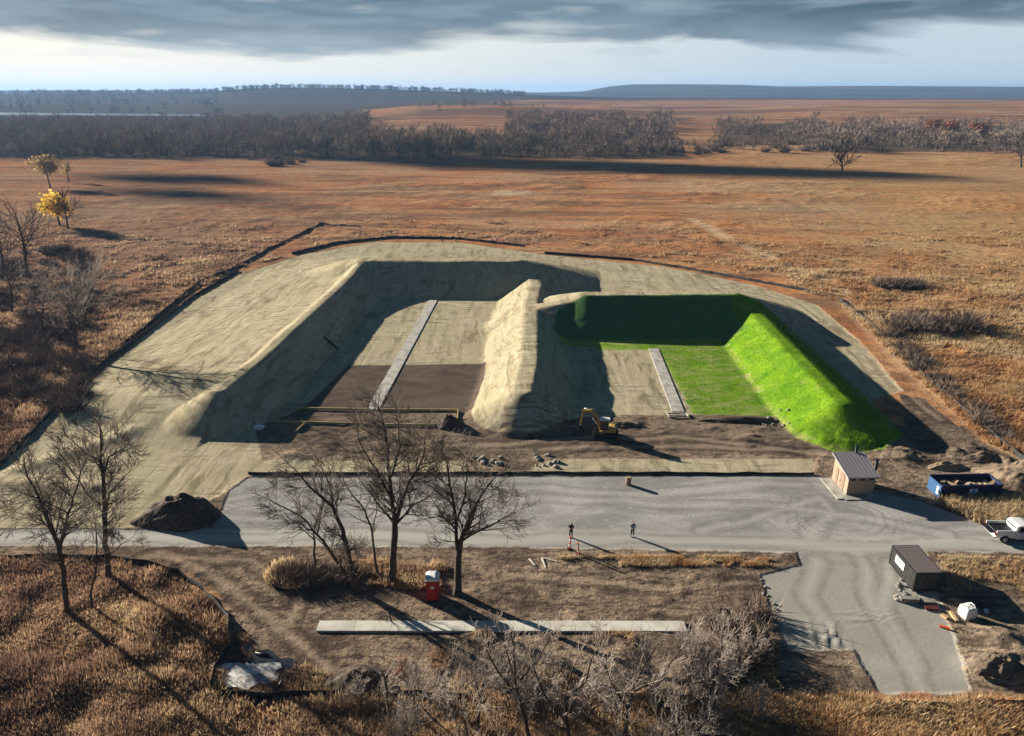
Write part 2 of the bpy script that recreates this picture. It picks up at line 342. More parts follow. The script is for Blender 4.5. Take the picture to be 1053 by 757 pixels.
    wv = nt.nodes.new('ShaderNodeTexWave'); wv.inputs['Scale'].default_value = .8; wv.inputs['Distortion'].default_value = 26; wv.inputs['Detail'].default_value = 4; wv.inputs['Detail Scale'].default_value = .45; wv.inputs['Detail Roughness'].default_value = .6
    wmp = nt.nodes.new('ShaderNodeMapping'); wmp.inputs['Rotation'].default_value = (0, 0, 1.2); nt.links.new(ob, wmp.inputs[0]); nt.links.new(wmp.outputs[0], wv.inputs[0])
    gr = mixc(nt, M(nt, 'MULTIPLY', ramp(nt, wv.outputs[1], [(.0, .55), (.30, 0)]), ramp(nt, noise(.06, 3), [(.42, 0), (.56, 1)])), gr, (.21, .20, .20))
    for (cu, cv, rad_, sc_) in ((262, 512, 8, .9), (868, 534, 8, .7), (930, 690, 4.5, .8), (850, 625, 5, 1.0)):
        cx_, cy_ = at(cu, cv); mp_ = nt.nodes.new('ShaderNodeMapping'); mp_.inputs['Location'].default_value = (-cx_, -cy_, 0); nt.links.new(ob, mp_.inputs[0])
        w2 = nt.nodes.new('ShaderNodeTexWave'); w2.wave_type = 'RINGS'; w2.rings_direction = 'Z'; w2.inputs['Scale'].default_value = sc_*.45; w2.inputs['Distortion'].default_value = 16; w2.inputs['Detail'].default_value = 4; w2.inputs['Detail Scale'].default_value = .35
        nt.links.new(mp_.outputs[0], w2.inputs[0])
        ln = nt.nodes.new('ShaderNodeVectorMath'); ln.operation = 'LENGTH'; nt.links.new(mp_.outputs[0], ln.inputs[0])
        mk = ramp(nt, M(nt, 'DIVIDE', ln.outputs['Value'], rad_), [(.15, .2), (.5, .8), (1, 0)])
        gr = mixc(nt, M(nt, 'MULTIPLY', ramp(nt, w2.outputs[1], [(.0, .75), (.35, 0)]), mk), gr, (.20, .195, .19))
    gr = mixc(nt, ramp(nt, gC, [(.56, 0), (.70, .6)]), gr, (.48, .465, .44))
    rdl = noise(.5, 4, .6, .3, (.03, 1, 1))
    rd = mixc(nt, ramp(nt, rdl, [(.35, 0), (.65, 1)]), (.33, .32, .30), (.50, .485, .45))
    gr = mixc(nt, M(nt, 'MULTIPLY', edge(A('road'), nC, 1.2, .8), .8), gr, rd)
    apr = ramp(nt, M(nt, 'MULTIPLY', Y, .01), [(.575, .8), (.615, 0)])
    gr = mixc(nt, apr, gr, mixc(nt, gA, (.30, .285, .255), (.43, .405, .36)))
    # grass seedlings
    eA = noise(.25, 5, .65, .3); eB = noise(2.5, 4, .7)
    ge = mixc(nt, ramp(nt, eA, [(.35, 0), (.64, 1)]), (.10, .235, .012), (.235, .40, .022))
    ge = mixc(nt, ramp(nt, eB, [(.30, .6), (.58, 0)]), ge, (.05, .13, .012))
    flat = A('flatgreen')
    ge = mixc(nt, M(nt, 'MULTIPLY', flat, ramp(nt, noise(.30, 5, .7, .3, (1, 2, 1), (5, 5, 0)), [(.44, 0), (.60, .85)])), ge, (.34, .35, .13))
    ge = mixc(nt, ramp(nt, noise(.5, 5, .7, .3, None, (15, 5, 0)), [(.55, 0), (.70, .6)]), ge, (.30, .36, .08))
    ge = mixc(nt, A('backgreen'), ge, mixc(nt, nC, (.05, .13, .05), (.085, .185, .06)))  # darker green on the right bay's back berm
    # wheel tracks: a pair of lines either side of each line of travel
    tkd = M(nt, 'ABSOLUTE', M(nt, 'SUBTRACT', A('tk'), .95)); tkm = M(nt, 'MULTIPLY', ramp(nt, M(nt, 'DIVIDE', tkd, 1.0), [(.12, 1), (.42, 0)]), ramp(nt, noise(.9, 4, .7), [(.35, .25), (.6, 1)]))
    tki = ramp(nt, A('tk'), [(.0, .7), (.5, 0)])
    di = mixc(nt, M(nt, 'MULTIPLY', tkm, .75), di, (.07, .05, .04)); di = mixc(nt, tki, di, (.36, .28, .21))
    gr = mixc(nt, M(nt, 'MULTIPLY', tkm, .55), gr, (.20, .19, .18)); gr = mixc(nt, M(nt, 'MULTIPLY', tki, .6), gr, (.50, .485, .46))
    st = mixc(nt, M(nt, 'MULTIPLY', tkm, .65), st, (.20, .155, .105))
    c = pr
    c = mixc(nt, edge(A('dirt'), nC, 2.2, 1.2), c, di)
    c = mixc(nt, edge(A('straw'), nC, 1.8, .5), c, st)
    c = mixc(nt, edge(A('bare'), nC, .8, .3), c, di)
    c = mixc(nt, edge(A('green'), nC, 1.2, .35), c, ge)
    c = mixc(nt, edge(A('gravel'), nC, 2.4, .45), c, gr)
    nt.links.new(c, b.inputs['Base Color'])
    # bump
    bn = M(nt, 'ADD', M(nt, 'MULTIPLY', nD, .30), M(nt, 'MULTIPLY', nC, .55))
    smooth = edge(A('gravel'), nC, .9, .3)
    bh = nt.nodes.new('ShaderNodeMix'); nt.links.new(smooth, bh.inputs[0]); nt.links.new(bn, bh.inputs[2])
    nt.links.new(M(nt, 'ADD', M(nt, 'MULTIPLY', gB, .05), M(nt, 'MULTIPLY', wv.outputs[1], .0)), bh.inputs[3])
    stm = edge(A('straw'), nC, 1.8, .5)
    bh2 = nt.nodes.new('ShaderNodeMix'); nt.links.new(stm, bh2.inputs[0]); nt.links.new(bh.outputs[0], bh2.inputs[2])
    nt.links.new(M(nt, 'ADD', M(nt, 'MULTIPLY', sB, .13), M(nt, 'MULTIPLY', sC, .08)), bh2.inputs[3])
    bh3 = nt.nodes.new('ShaderNodeMix'); nt.links.new(smooth, bh3.inputs[0]); nt.links.new(bh2.outputs[0], bh3.inputs[2]); nt.links.new(bh.outputs[0], bh3.inputs[3])
    bp = nt.nodes.new('ShaderNodeBump'); bp.inputs['Distance'].default_value = 1.0; bp.inputs['Strength'].default_value = .55
    nt.links.new(bh3.outputs[0], bp.inputs['Height']); nt.links.new(bp.outputs[0], b.inputs['Normal'])
    return m
GM = ground_material()

# ------------------------------------------------------------------ terrain mesh
ys = [-250, -180, -120, -70, -35, -10, 5, 15, 22, 28]
y = 31.0
while y < 260: ys.append(y); y += max(.2, .0032*y**1.02)
while y < 900: ys.append(y); y *= 1.012
while y < 14500: ys.append(y); y *= 1.022
ys = np.array(ys); NC = 560
t = np.linspace(-1, 1, NC)
hw = np.maximum(ys, 30)*.86+26
XX = t[None, :]*hw[:, None]; YY = np.repeat(ys[:, None], NC, 1)
xf = XX.ravel(); yf = YY.ravel()
zf = H0(xf, yf)
ZZ = zf.reshape(XX.shape)
S = {k: sdf(v, xf, yf) for k, v in dict(gravel=GRAVEL, straw=STRAW, green=GREENP, bare=DIRT1, dirt=DIRT2, road=ROADP).items()}
for k, n in (('strip', STRIP), ('straw_r', STRAW_R)):
    s = sdf(n, xf, yf); S['bare'] = np.minimum(S['bare'], -s)
hmax = np.max([berm_h(n, xf, yf) for n in BERMS], axis=0)
S['bare'] = np.minimum(S['bare'], (.5-hmax)*2.2)
S['dirt'] = np.maximum(S['dirt'], np.minimum(np.minimum(sdf_built(xf, yf), 6), 89-yf))
dark = sstep(92, 95, yf)*.9*(yf < 115)*(xf < 5)+(np.abs(yf-87) < 6)*.35
uu = 526.5+FPX*xf/np.maximum(yf*math.cos(TH)+CAMH*math.sin(TH), 1)
vv = 378.5-FPX*np.tan(TH-np.arctan2(CAMH-zf, np.maximum(yf, 1)))
def wmask():
    w = np.zeros(xf.shape)
    nz = fbm(xf*.012, yf*.012, 90, 3)*10
    w = np.maximum(w, sstep(-4, 2, 163+nz*.15-vv)*(yf > 480)*(uu < 370+nz)*(yf < 3600))
    w = np.maximum(w, (yf > 1650)*(uu < 560+nz)*sstep(560, 480, uu))
    w = np.maximum(w, sstep(-3, 2, 162+nz*.2-vv)*(vv > 140+nz*.3)*(uu >= 360)*(uu < 700+nz*3)*(yf > 480))
    w = np.maximum(w, (vv > 126)*(vv < 150)*(uu > 520)*(uu < 690)*(yf > 480)*1.0)
    w = np.maximum(w, (vv > 127)*(vv < 149)*(uu > 742)*(uu < 832)*(yf > 480)*.9)
    w = np.maximum(w, (vv > 130)*(vv < 156)*(uu > 842)*(yf > 480)*.9)
    return w
woods = wmask()
flatg = (zf < .4).astype(float)
trl = np.full(xf.shape, 99.)
tp = [at(u, v) for u, v in ((712, 226), (745, 243), (785, 262), (830, 282), (862, 300), (905, 345), (965, 400), (1053, 470))]
for a_, b_ in zip(tp, tp[1:]): trl = np.minimum(trl, seg(xf, yf, a_, b_)[0])
c_ = at(525, 200); trl = np.minimum(trl, np.hypot((xf-c_[0])/7, (yf-c_[1])/6)*1.5)
backgreen = np.clip(np.maximum(berm_h('back2', xf, yf), berm_h('back2l', xf, yf))*3, 0, 1)*sstep(43, 40, xf)
tk = np.full(xf.shape, 9.)
for line in (((-100, 553), (300, 552), (700, 556), (1100, 563)), ((868, 562), (880, 600), (905, 650), (940, 706)), ((832, 572), (826, 610), (840, 640)), ((235, 530), (300, 528), (500, 514), (790, 519), (900, 536), (980, 552)),
             ((240, 512), (300, 500), (420, 498), (640, 508), (830, 500)), ((720, 545), (800, 525), (850, 515), (862, 530), (830, 550)), ((165, 568), (215, 590), (260, 622), (300, 655), (340, 690)), ((150, 572), (260, 578), (310, 610), (300, 640)),
             ((520, 590), (620, 600), (700, 612), (770, 600)), ((480, 458), (560, 455), (700, 451), (860, 468), (960, 478)), ((560, 464), (700, 460), (840, 464)), ((330, 470), (420, 462), (500, 458)), ((905, 575), (900, 620), (930, 680)),
             ((150, 366), (200, 352), (260, 318), (300, 290)), ((130, 380), (190, 372), (240, 345), (290, 300), (350, 268)), ((420, 258), (560, 268), (690, 284), (800, 305), (900, 370), (960, 430)), ((600, 290), (700, 292), (790, 306), (870, 352), (930, 420))):
    L_ = [at(u, v) for u, v in line]; wob = fbm(xf*.12, yf*.12, 70, 2)*1.6
    for a_, b_ in zip(L_, L_[1:]): tk = np.minimum(tk, seg(xf+wob, yf-wob, a_, b_)[0])
attrs = dict(backgreen=backgreen, tk=np.clip(tk, 0, 4), trail=1-np.clip(trl/3.2, 0, 1), gravel=S['gravel'], straw=S['straw'], green=S['green'], bare=S['bare'], dirt=S['dirt'], road=S['road'], dark=dark, woods=woods, flatgreen=flatg)
# normals from the whole grid so that the pieces meet without a seam
dzx = np.gradient(ZZ, axis=1)/np.gradient(XX, axis=1)
dzy = np.gradient(ZZ, axis=0)/np.gradient(YY, axis=0)-dzx*(np.gradient(XX, axis=0)/np.gradient(YY, axis=0))
nrm = np.stack([-dzx, -dzy, np.ones_like(dzx)], -1).reshape(-1, 3); nrm /= np.linalg.norm(nrm, axis=1)[:, None]
NR = len(ys)
ii, jj = np.meshgrid(np.arange(NR-1), np.arange(NC-1), indexing='ij'); base = (ii*NC+jj).ravel()
quads = np.stack([base, base+1, base+NC+1, base+NC], 1)
fc = base
zone = np.zeros(len(quads), int)                                       # 0 prairie
cen = lambda a: a[quads].mean(1)
cg, cs, cb, cgr, cd = cen(S['gravel']), cen(S['straw']), cen(S['bare']), cen(S['green']), cen(S['dirt'])
zone[cd > 0] = 2; zone[cs > 0] = 1; zone[cb > 0] = 2
hb = {n: cen(berm_h(n, xf, yf)) for n in BERMS}
zone[cgr > 0] = 9
cy = cen(yf)
order = ['left', 'back1', 'mid', 'back2', 'green']
hb['back2'] = np.maximum(hb['back2'], hb['back2l'])
stack = np.stack([hb[n] for n in order]); who = stack.argmax(0); mx = stack.max(0)
for i in range(5): zone[(mx > .15) & (who == i)] = 3+i
zone[cg > 0] = 8
verts_all = np.stack([xf, yf, zf], 1)
def add_np_mesh(name, V, F, mats, tone=None, smooth=False, parent=None, nverts=4):
    me = bpy.data.meshes.new(name); V = np.asarray(V, np.float32); F = np.asarray(F, np.int32)
    k = F.shape[1]
    me.vertices.add(len(V)); me.vertices.foreach_set('co', V.ravel())
    me.loops.add(F.size); me.loops.foreach_set('vertex_index', F.ravel())
    me.polygons.add(len(F)); me.polygons.foreach_set('loop_start', np.arange(0, F.size, k, dtype=np.int32))
    me.polygons.foreach_set('loop_total', np.full(len(F), k, np.int32))
    if smooth: me.polygons.foreach_set('use_smooth', np.ones(len(F), bool))
    me.update(calc_edges=True)
    for m in (mats if isinstance(mats, (list, tuple)) else [mats]): me.materials.append(m)
    if tone is not None:
        a = me.attributes.new('tone', 'FLOAT', 'FACE'); a.data.foreach_set('value', np.asarray(tone, np.float32))
    o = bpy.data.objects.new(name, me); C.objects.link(o)
    if parent: o.parent = parent
    return o
def tagit(o, label=None, cat=None, group=None, kind=None):
    if label: o['label'] = label
    if cat: o['category'] = cat
    if group: o['group'] = group
    if kind: o['kind'] = kind
    return o
zinfo = {0: ('prairie_ground', 'rust brown tallgrass prairie ground running out to the hills', 'ground', 1),
 1: ('straw_matting_ground', 'pale straw covered ground of the range bays and outer aprons', 'ground', 1),
 2: ('bare_dirt_ground', 'bare brown disturbed dirt around the lot and bays', 'ground', 1),
 3: ('earth_berm', 'long pale straw covered berm on the far left with wide outer slope', 'berm', 0),
 4: ('earth_berm', 'tall straw covered back berm closing the left bay, inner face in shade', 'berm', 0),
 5: ('earth_berm', 'pale rutted middle berm dividing the left bay from the right bay', 'berm', 0),
 6: ('earth_berm', 'tall dark shaded back berm closing the right bay behind the green lawn', 'berm', 0),
 7: ('earth_berm', 'bright green seeded berm along the right bay', 'berm', 0),
 8: ('gravel_road', 'grey gravel parking lot and road with the approach drive', 'road', 1),
 9: ('lawn', 'patchy bright green seeded floor of the right bay', 'lawn', 1)}
for k, (nm, lab, cat, st_) in zinfo.items():
    q = quads[zone == k]
    if not len(q): continue
    uq, inv = np.unique(q, return_inverse=True); inv = inv.reshape(q.shape)
    o = add_np_mesh(nm, verts_all[uq], inv, GM, smooth=True)
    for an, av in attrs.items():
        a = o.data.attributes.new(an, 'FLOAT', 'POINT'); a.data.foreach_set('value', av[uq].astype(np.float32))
    o.data.normals_split_custom_set_from_vertices(nrm[uq].astype(np.float32))
    tagit(o, lab, cat, 'earth berms around the two range bays' if not st_ else None, 'structure' if st_ else None)

# ------------------------------------------------------------------ haze
bm = bmesh.new(); bmesh.ops.create_cube(bm, size=1)
for v in bm.verts: v.co = (v.co.x*44000, 7200+v.co.y*15800, 45+v.co.z*100)
for v in bm.verts: v.co.z = -4 if v.co.z < 0 else 135
me = bpy.data.meshes.new('haze'); bm.to_mesh(me); bm.free()
hm = bpy.data.materials.new('haze_air'); hm.use_nodes = True; hn = hm.node_tree; hn.nodes.clear()
ho = hn.nodes.new('ShaderNodeOutputMaterial'); pv = hn.nodes.new('ShaderNodeVolumePrincipled')
pv.inputs['Color'].default_value = (.34, .58, 1.0, 1); pv.inputs['Density'].default_value = .00010; pv.inputs['Anisotropy'].default_value = .2
hn.links.new(pv.outputs[0], ho.inputs['Volume']); me.materials.append(hm)
o = bpy.data.objects.new('haze', me); C.objects.link(o); tagit(o, 'blue distance haze over the far hills', 'haze', None, 'stuff')
hm.cycles.homogeneous_volume = True

# ------------------------------------------------------------------ small low cloud up-sun, whose shadow lies on the prairie
def cloud(lumps, hgt, label):
    bm = bmesh.new(); dist = hgt/math.tan(SUN_EL)
    for (x, y, rx, ry) in lumps:
        r0 = bmesh.ops.create_icosphere(bm, subdivisions=4, radius=1)['verts']
        for v in r0:
            d = v.co.normalized(); q = 1+.5*mnoise.fractal(d*2.2+Vector((x*.01, y*.01, 0)), 1, 2, 4)
            v.co = Vector((d.x*rx*q+x+sx*dist, d.y*ry*q+y+sy*dist, max(d.z, -.35)*14*q+hgt))
    me = bpy.data.meshes.new('cloud'); bm.to_mesh(me); bm.free(); me.materials.append(mat('cloud_white', (.85, .85, .86), 1, 0))
    for p_ in me.polygons: p_.use_smooth = True
    o = bpy.data.objects.new('cloud', me); C.objects.link(o); tagit(o, label, 'cloud', None, 'structure')
cloud([(5, 462, 62, 26), (55, 445, 55, 24), (110, 424, 58, 20), (165, 408, 50, 12), (-70, 500, 60, 14)], 620, 'small low cloud drifting off to the left of the prairie')
cloud([(-178, 388, 34, 9), (-150, 326, 22, 6)], 560, 'thin low cloud scrap further left over the prairie')
# ------------------------------------------------------------------ lake and puddle
MAT = {}
MAT['water'] = mat('water', (.12, .17, .22), .35, .3)
def sheet(name, poly, z, m, label, cat, kind=None):
    bm = bmesh.new(); vs = [bm.verts.new((x, y, z)) for x, y in poly]; f = bm.faces.new(vs)
    bmesh.ops.triangulate(bm, faces=[f])
    me = bpy.data.meshes.new(name); bm.normal_update(); bm.to_mesh(me); bm.free(); me.materials.append(m)
    o = bpy.data.objects.new(name, me); C.objects.link(o); return tagit(o, label, cat, None, kind)
lz = 9.0
sheet('lake', [at(-60, 115.2, lz), at(205, 117.6, lz), at(215, 119.4, lz), at(120, 119.0, lz), at(-60, 118.2, lz)], lz, MAT['water'], 'thin bright strip of water beyond the woods at far left', 'water', 'structure')

# ------------------------------------------------------------------ mesh builder
class MB:
    def __init__(s): s.bm = bmesh.new()
    def box(s, size, loc=(0, 0, 0), rot=(0, 0, 0), bev=0, mi=0):
        r = bmesh.ops.create_cube(s.bm, size=1)
        mx = Matrix.LocRotScale(Vector(loc), __import__('mathutils').Euler(rot), Vector(size))
        vs = r['verts']
        for v in vs: v.co = mx @ v.co
        fs = list({f for v in vs for f in v.link_faces})
        for f in fs: f.material_index = mi
        if bev:
            es = list({e for v in vs for e in v.link_edges})
            bmesh.ops.bevel(s.bm, geom=es, offset=bev, segments=2, affect='EDGES', profile=.5)
        return s
    def cyl(s, r1, r2, h, loc=(0, 0, 0), rot=(0, 0, 0), n=20, mi=0):
        r = bmesh.ops.create_cone(s.bm, cap_ends=True, segments=n, radius1=r1, radius2=r2, depth=h)
        mx = Matrix.LocRotScale(Vector(loc), __import__('mathutils').Euler(rot), None)
        for v in r['verts']: v.co = mx @ v.co
        for f in {f for v in r['verts'] for f in v.link_faces}: f.material_index = mi; f.smooth = len(f.verts) == 4
        return s
    def bar(s, a, b, w, h=None, mi=0):
        a = Vector(a); b = Vector(b); d = b-a; h = h or w
        q = d.to_track_quat('X', 'Z'); r = bmesh.ops.create_cube(s.bm, size=1)
        for v in r['verts']: v.co = (a+b)/2+q @ Vector((v.co.x*d.length, v.co.y*w, v.co.z*h))
        for f in {f for v in r['verts'] for f in v.link_faces}: f.material_index = mi
        return s
    def prism(s, pts, x0, x1, axis='x', mi=0, bev=0):
        def mk(p, q):
            if axis == 'x': return (q, p[0], p[1])
            if axis == 'y': return (p[0], q, p[1])
            return (p[0], p[1], q)
        A = [s.bm.verts.new(mk(p, x0)) for p in pts]; B = [s.bm.verts.new(mk(p, x1)) for p in pts]
        n = len(pts); fs = [s.bm.faces.new(A), s.bm.faces.new(B[::-1])]
        for i in range(n): fs.append(s.bm.faces.new((A[i], B[i], B[(i+1) % n], A[(i+1) % n])))
        for f in fs: f.material_index = mi
        bmesh.ops.recalc_face_normals(s.bm, faces=fs)
        if bev:
            es = list({e for f in fs for e in f.edges}); bmesh.ops.bevel(s.bm, geom=es, offset=bev, segments=2, affect='EDGES')
        return s
    def build(s, name, m, parent=None, loc=None, rz=0):
        me = bpy.data.meshes.new(name); s.bm.normal_update(); s.bm.to_mesh(me); s.bm.free()
        for q in (m if isinstance(m, (list, tuple)) else [m]): me.materials.append(q)
        o = bpy.data.objects.new(name, me); C.objects.link(o)
        if parent: o.parent = parent
        if loc is not None: o.location = loc; o.rotation_euler = (0, 0, rz)
        return o
def thing(name, loc, label, cat, group=None, rz=0):
    o = bpy.data.objects.new(name, None); C.objects.link(o); o.location = loc; o.rotation_euler = (0, 0, rz); o.empty_display_size = .3
    return tagit(o, label, cat, group)
def copy_tree(o, parent=None):
    c = o.copy(); C.objects.link(c)
    if parent: c.parent = parent
    for ch in list(o.children): copy_tree(ch, c)
    return c

MAT.update(maroon=mat('maroon_wood', (.09, .02, .018), .8),
 concrete=mat('concrete', (.50, .485, .45), .85, noise=((.33, .31, .28), .9, .40, .62), bump=.01),
 slabwhite=mat('fresh_concrete', (.66, .64, .58), .85, noise=((.50, .47, .42), .6, .42, .64), bump=.01),
 fabric=mat('silt_fabric', (.018, .019, .021), .8, noise=((.05, .05, .05), 3, .4, .7)),
 wood=mat('lumber', (.55, .40, .22), .8, noise=((.40, .28, .16), 6, .3, .7)),
 yellowwood=mat('form_lumber', (.58, .46, .20), .8, noise=((.42, .33, .16), 3, .3, .7)),
 stake=mat('stake_wood', (.30, .22, .14), .9),
 tan=mat('tan_wall', (.42, .31, .23), .85, noise=((.35, .26, .20), 3, .35, .7), bump=.01),
 tan2=mat('tan_trim', (.28, .20, .15), .85),
 roof=mat('roof_metal', (.29, .265, .30), .55, noise=((.32, .30, .33), 2, .35, .7)),
 black=mat('black_paint', (.015, .015, .017), .5),
 dark=mat('dark_steel', (.03, .032, .034), .45, noise=((.06, .055, .05), 4, .4, .7)),
 controof=mat('container_roof', (.17, .14, .15), .6, noise=((.18, .14, .13), 2.5, .4, .7)),
 blue=mat('dumpster_blue', (.01, .022, .08), .5, noise=((.02, .035, .09), 2, .4, .7)),
 bluelt=mat('dumpster_end', (.04, .11, .25), .5),
 white=mat('white_paint', (.78, .79, .80), .4, noise=((.66, .67, .68), 3, .4, .75)),
 signw=mat('sign_white', (.75, .77, .80), .6),
 signb=mat('sign_blue', (.08, .25, .60), .6),
 glass=mat('dark_glass', (.02, .03, .04), .1, .6),
 tyre=mat('tyre_rubber', (.018, .018, .018), .85),
 chrome=mat('rim_metal', (.45, .45, .46), .35, metal=.8),
 red=mat('red_plastic', (.50, .02, .02), .45, noise=((.38, .02, .02), 3, .4, .7)),
 darkred=mat('dark_red_plastic', (.20, .012, .015), .5),
 orange=mat('orange_plastic', (.75, .12, .03), .5),
 yellow=mat('machine_yellow', (.42, .29, .09), .45, noise=((.45, .30, .07), 4, .4, .7)),
 track=mat('track_rubber', (.03, .028, .025), .9, noise=((.10, .075, .05), 6, .45, .7)),
 soil=mat('dark_soil', (.035, .026, .021), .95, noise=((.13, .095, .07), 3.5, .35, .65), bump=.08, bscale=5),
 soil2=mat('tan_soil', (.36, .26, .17), .95, noise=((.20, .15, .11), 1.2, .4, .65), bump=.06, bscale=4),
 soil3=mat('brown_soil', (.24, .18, .13), .95, noise=((.10, .075, .058), 2.5, .35, .65), bump=.08, bscale=4),
 rock=mat('pale_rock', (.34, .32, .285), .9, noise=((.19, .17, .155), 3, .35, .65), bump=.03, bscale=6),
 liner=mat('black_liner', (.02, .025, .035), .35),
 slurry=mat('dried_slurry', (.78, .77, .74), .6, noise=((.30, .31, .34), 1.4, .46, .62), bump=.03, bscale=3),
 bark=mat('bark', (.055, .043, .034), .95, noise=((.12, .095, .075), 3, .35, .7), bump=.03, bscale=8),
 twig=mat('twig_bark', (.10, .078, .062), .9, noise=((.20, .16, .13), .6, .35, .7)),
 greytwig=mat('grey_twig', (.45, .38, .335), .9, noise=((.22, .18, .155), .5, .35, .7)),
 skin=mat('skin', (.45, .26, .18), .6), jacket_d=mat('dark_jacket', (.02, .022, .03), .8), jean=mat('dark_trousers', (.025, .03, .045), .85),
 jacket_g=mat('grey_jacket', (.20, .25, .30), .8), hair=mat('brown_hair', (.05, .03, .02), .7), cap=mat('grey_cap', (.35, .34, .33), .8),
)

# ------------------------------------------------------------------ concrete walks
def slab(name, a, b, w, h, m, label, cat='walkway', joint=1.6):
    a = Vector(a); b = Vector(b); d = (b-a); Ln = d.length; ang = math.atan2(d.y, d.x)
    mb = MB(); n = max(2, int(Ln/joint)); s = Ln/n
    for i in range(n): mb.box((s-.02, w, h), ((i+.5)*s, 0, h/2-.10), bev=.012)
    o = mb.build(name, m, None, (a.x, a.y, 0), ang); return tagit(o, label, cat)
slab('concrete_walk', at(327, 645), at(705, 645.3), 1.25, .27, MAT['slabwhite'], 'long narrow white concrete walk in the foreground dirt', 'walkway', 3.05)
slab('concrete_walk', at(383, 422), at(445.5, 309.3), 1.75, .22, MAT['concrete'], 'grey concrete walk running down the left bay', 'walkway')
slab('concrete_walk', at(697.5, 424), at(672, 359), 1.7, .22, MAT['concrete'], 'grey concrete walk between the bare and the green half of the right bay', 'walkway')

# ------------------------------------------------------------------ silt fences
def fence(pts, label, h=.75, step=2.4, slump=.25):
    P3 = [Vector((*at(u, v), 0)) for u, v in pts]
    line = []
    for a, b in zip(P3, P3[1:]):
        n = max(1, int((b-a).length/step*2))
        for i in range(n): line.append(a.lerp(b, i/n))
    line.append(P3[-1])
    r = random.Random(len(pts)*31+int(pts[0][0]))
    line = [Vector((p.x+r.uniform(-.12, .12), p.y+r.uniform(-.12, .12), 0)) for p in line]
    for p in line: p.z = hz(p.x, p.y)
    o = thing('silt_fence', line[0], label, 'fence', 'silt fences around the site'); o0 = line[0]
    V = []; F = []
    for i, p in enumerate(line):
        hh = h*(1-slump*r.random()) if i % 2 else h
        d = (line[min(i+1, len(line)-1)]-line[max(i-1, 0)]); nrm_ = Vector((-d.y, d.x, 0)).normalized()*.01
        q = p-o0; V += [q-nrm_+Vector((0, 0, -.15)), q-nrm_+Vector((0, 0, hh)), q+nrm_+Vector((0, 0, hh)), q+nrm_+Vector((0, 0, -.15))]
    for i in range(len(line)-1):
        a = i*4
        for k in range(3): F.append((a+k, a+k+4, a+k+5, a+k+1))
    add_np_mesh('fabric', [tuple(v) for v in V], F, MAT['fabric'], parent=o)
    for i, p in enumerate(line):
        if i % 2 == 0 and i//2 < 95:
            q = p-o0; m = MB(); m.bar(q+Vector((0, 0, -.1)), q+Vector((r.uniform(-.05, .05), r.uniform(-.05, .05), h+.15)), .05); m.build('stake', MAT['stake'], o)
    return o
fence([(-20, 492), (0, 479), (48, 432), (88, 392), (106, 374), (150, 343), (200, 305), (245, 279)], 'black silt fence along the pale outer slope of the left berm', .55)
fence([(112, 366), (150, 337), (190, 303), (205, 291), (240, 277), (275, 258), (312, 240), (330, 231), (372, 236)], 'outermost black silt fence beside the brown brush on the left', .6)
fence([(300, 262), (345, 251), (400, 245), (470, 246), (540, 254)], 'black silt fence behind the tall back berm of the left bay')
fence([(-30, 577), (60, 576), (110, 578), (150, 583), (185, 592), (208, 607), (222, 622), (236, 640), (236, 668), (222, 690), (216, 714)], 'black silt fence curving round the brushy field at lower left')
fence([(256, 487.5), (400, 487.5), (545, 487), (700, 487.5), (838, 488)], 'long low silt fence along the top edge of the gravel lot', .3, 3.5)
fence([(860, 308), (885, 326), (905, 345), (925, 365), (955, 392), (1000, 432), (1053, 475)], 'black silt fence running through the dry grass right of the site', .7)
fence([(560, 261), (650, 268), (700, 276), (760, 287), (820, 298), (856, 306)], 'black silt fence between the straw apron and the rust prairie behind the right bay', .7)
fence([(220, 716), (330, 717), (480, 718)], 'black silt fence along the bottom brush left of the thicket', .6)
fence([(925, 726), (985, 725), (1060, 724)], 'black silt fence in the dry grass at the lower right corner', .35)

# ------------------------------------------------------------------ piles and rocks
def pile(name, c, rx, ry, h, m, label, cat='pile', seed=1, amp=.35, n=44, rz=0):
    V = []; F = []; r = random.Random(seed)
    for j in range(n+1):
        for i in range(n+1):
            x = (i/n*2-1)*1.15; y = (j/n*2-1)*1.15; d = math.hypot(x, y)
            e = d*(1+.25*mnoise.noise(Vector((x*1.7, y*1.7, seed*3.1))))
            z = max(0, 1-e**1.5)
            nz = mnoise.fractal(Vector((x*2.6+seed, y*2.6, seed)), 1, 2, 5)*amp
            V.append((x*rx, y*ry, h*z*(1+nz)+(.06*nz if z > 0 else 0)-(.0 if z > 0 else .25)))
    for j in range(n):
        for i in range(n):
            a = j*(n+1)+i; q4 = (a, a+1, a+n+2, a+n+1)
            if max(V[k][2] for k in q4) > 0: F.append(q4)
    o = add_np_mesh(name, V, F, m, smooth=True); o.location = (c[0], c[1], hz(c[0], c[1])-.03); o.rotation_euler = (0, 0, rz)
    return tagit(o, label, cat)
pile('dirt_pile', at(186, 532), 4.6, 2.6, 2.6, MAT['soil'], 'large black soil heap at the left edge of the gravel lot', seed=3, amp=.35)
pile('dirt_pile', at(462, 438), 2.0, 1.6, 1.5, MAT['soil'], 'black soil heap inside the front of the left bay', seed=5, amp=.4)
pile('sand_pile', at(974, 481), 2.6, 1.0, .7, MAT['soil2'], 'pale sand heap behind the blue dumpster', seed=8)
pile('dirt_pile', at(1058, 497), 2.4, 1.8, 1.6, MAT['soil3'], 'smooth brown heap at the right frame edge by the dumpster', seed=9, amp=.15)
pile('dirt_pile', at(1012, 474), 2.6, 1.1, .8, MAT['soil3'], 'lumpy brown heap between the dumpster and the right swale', seed=12)
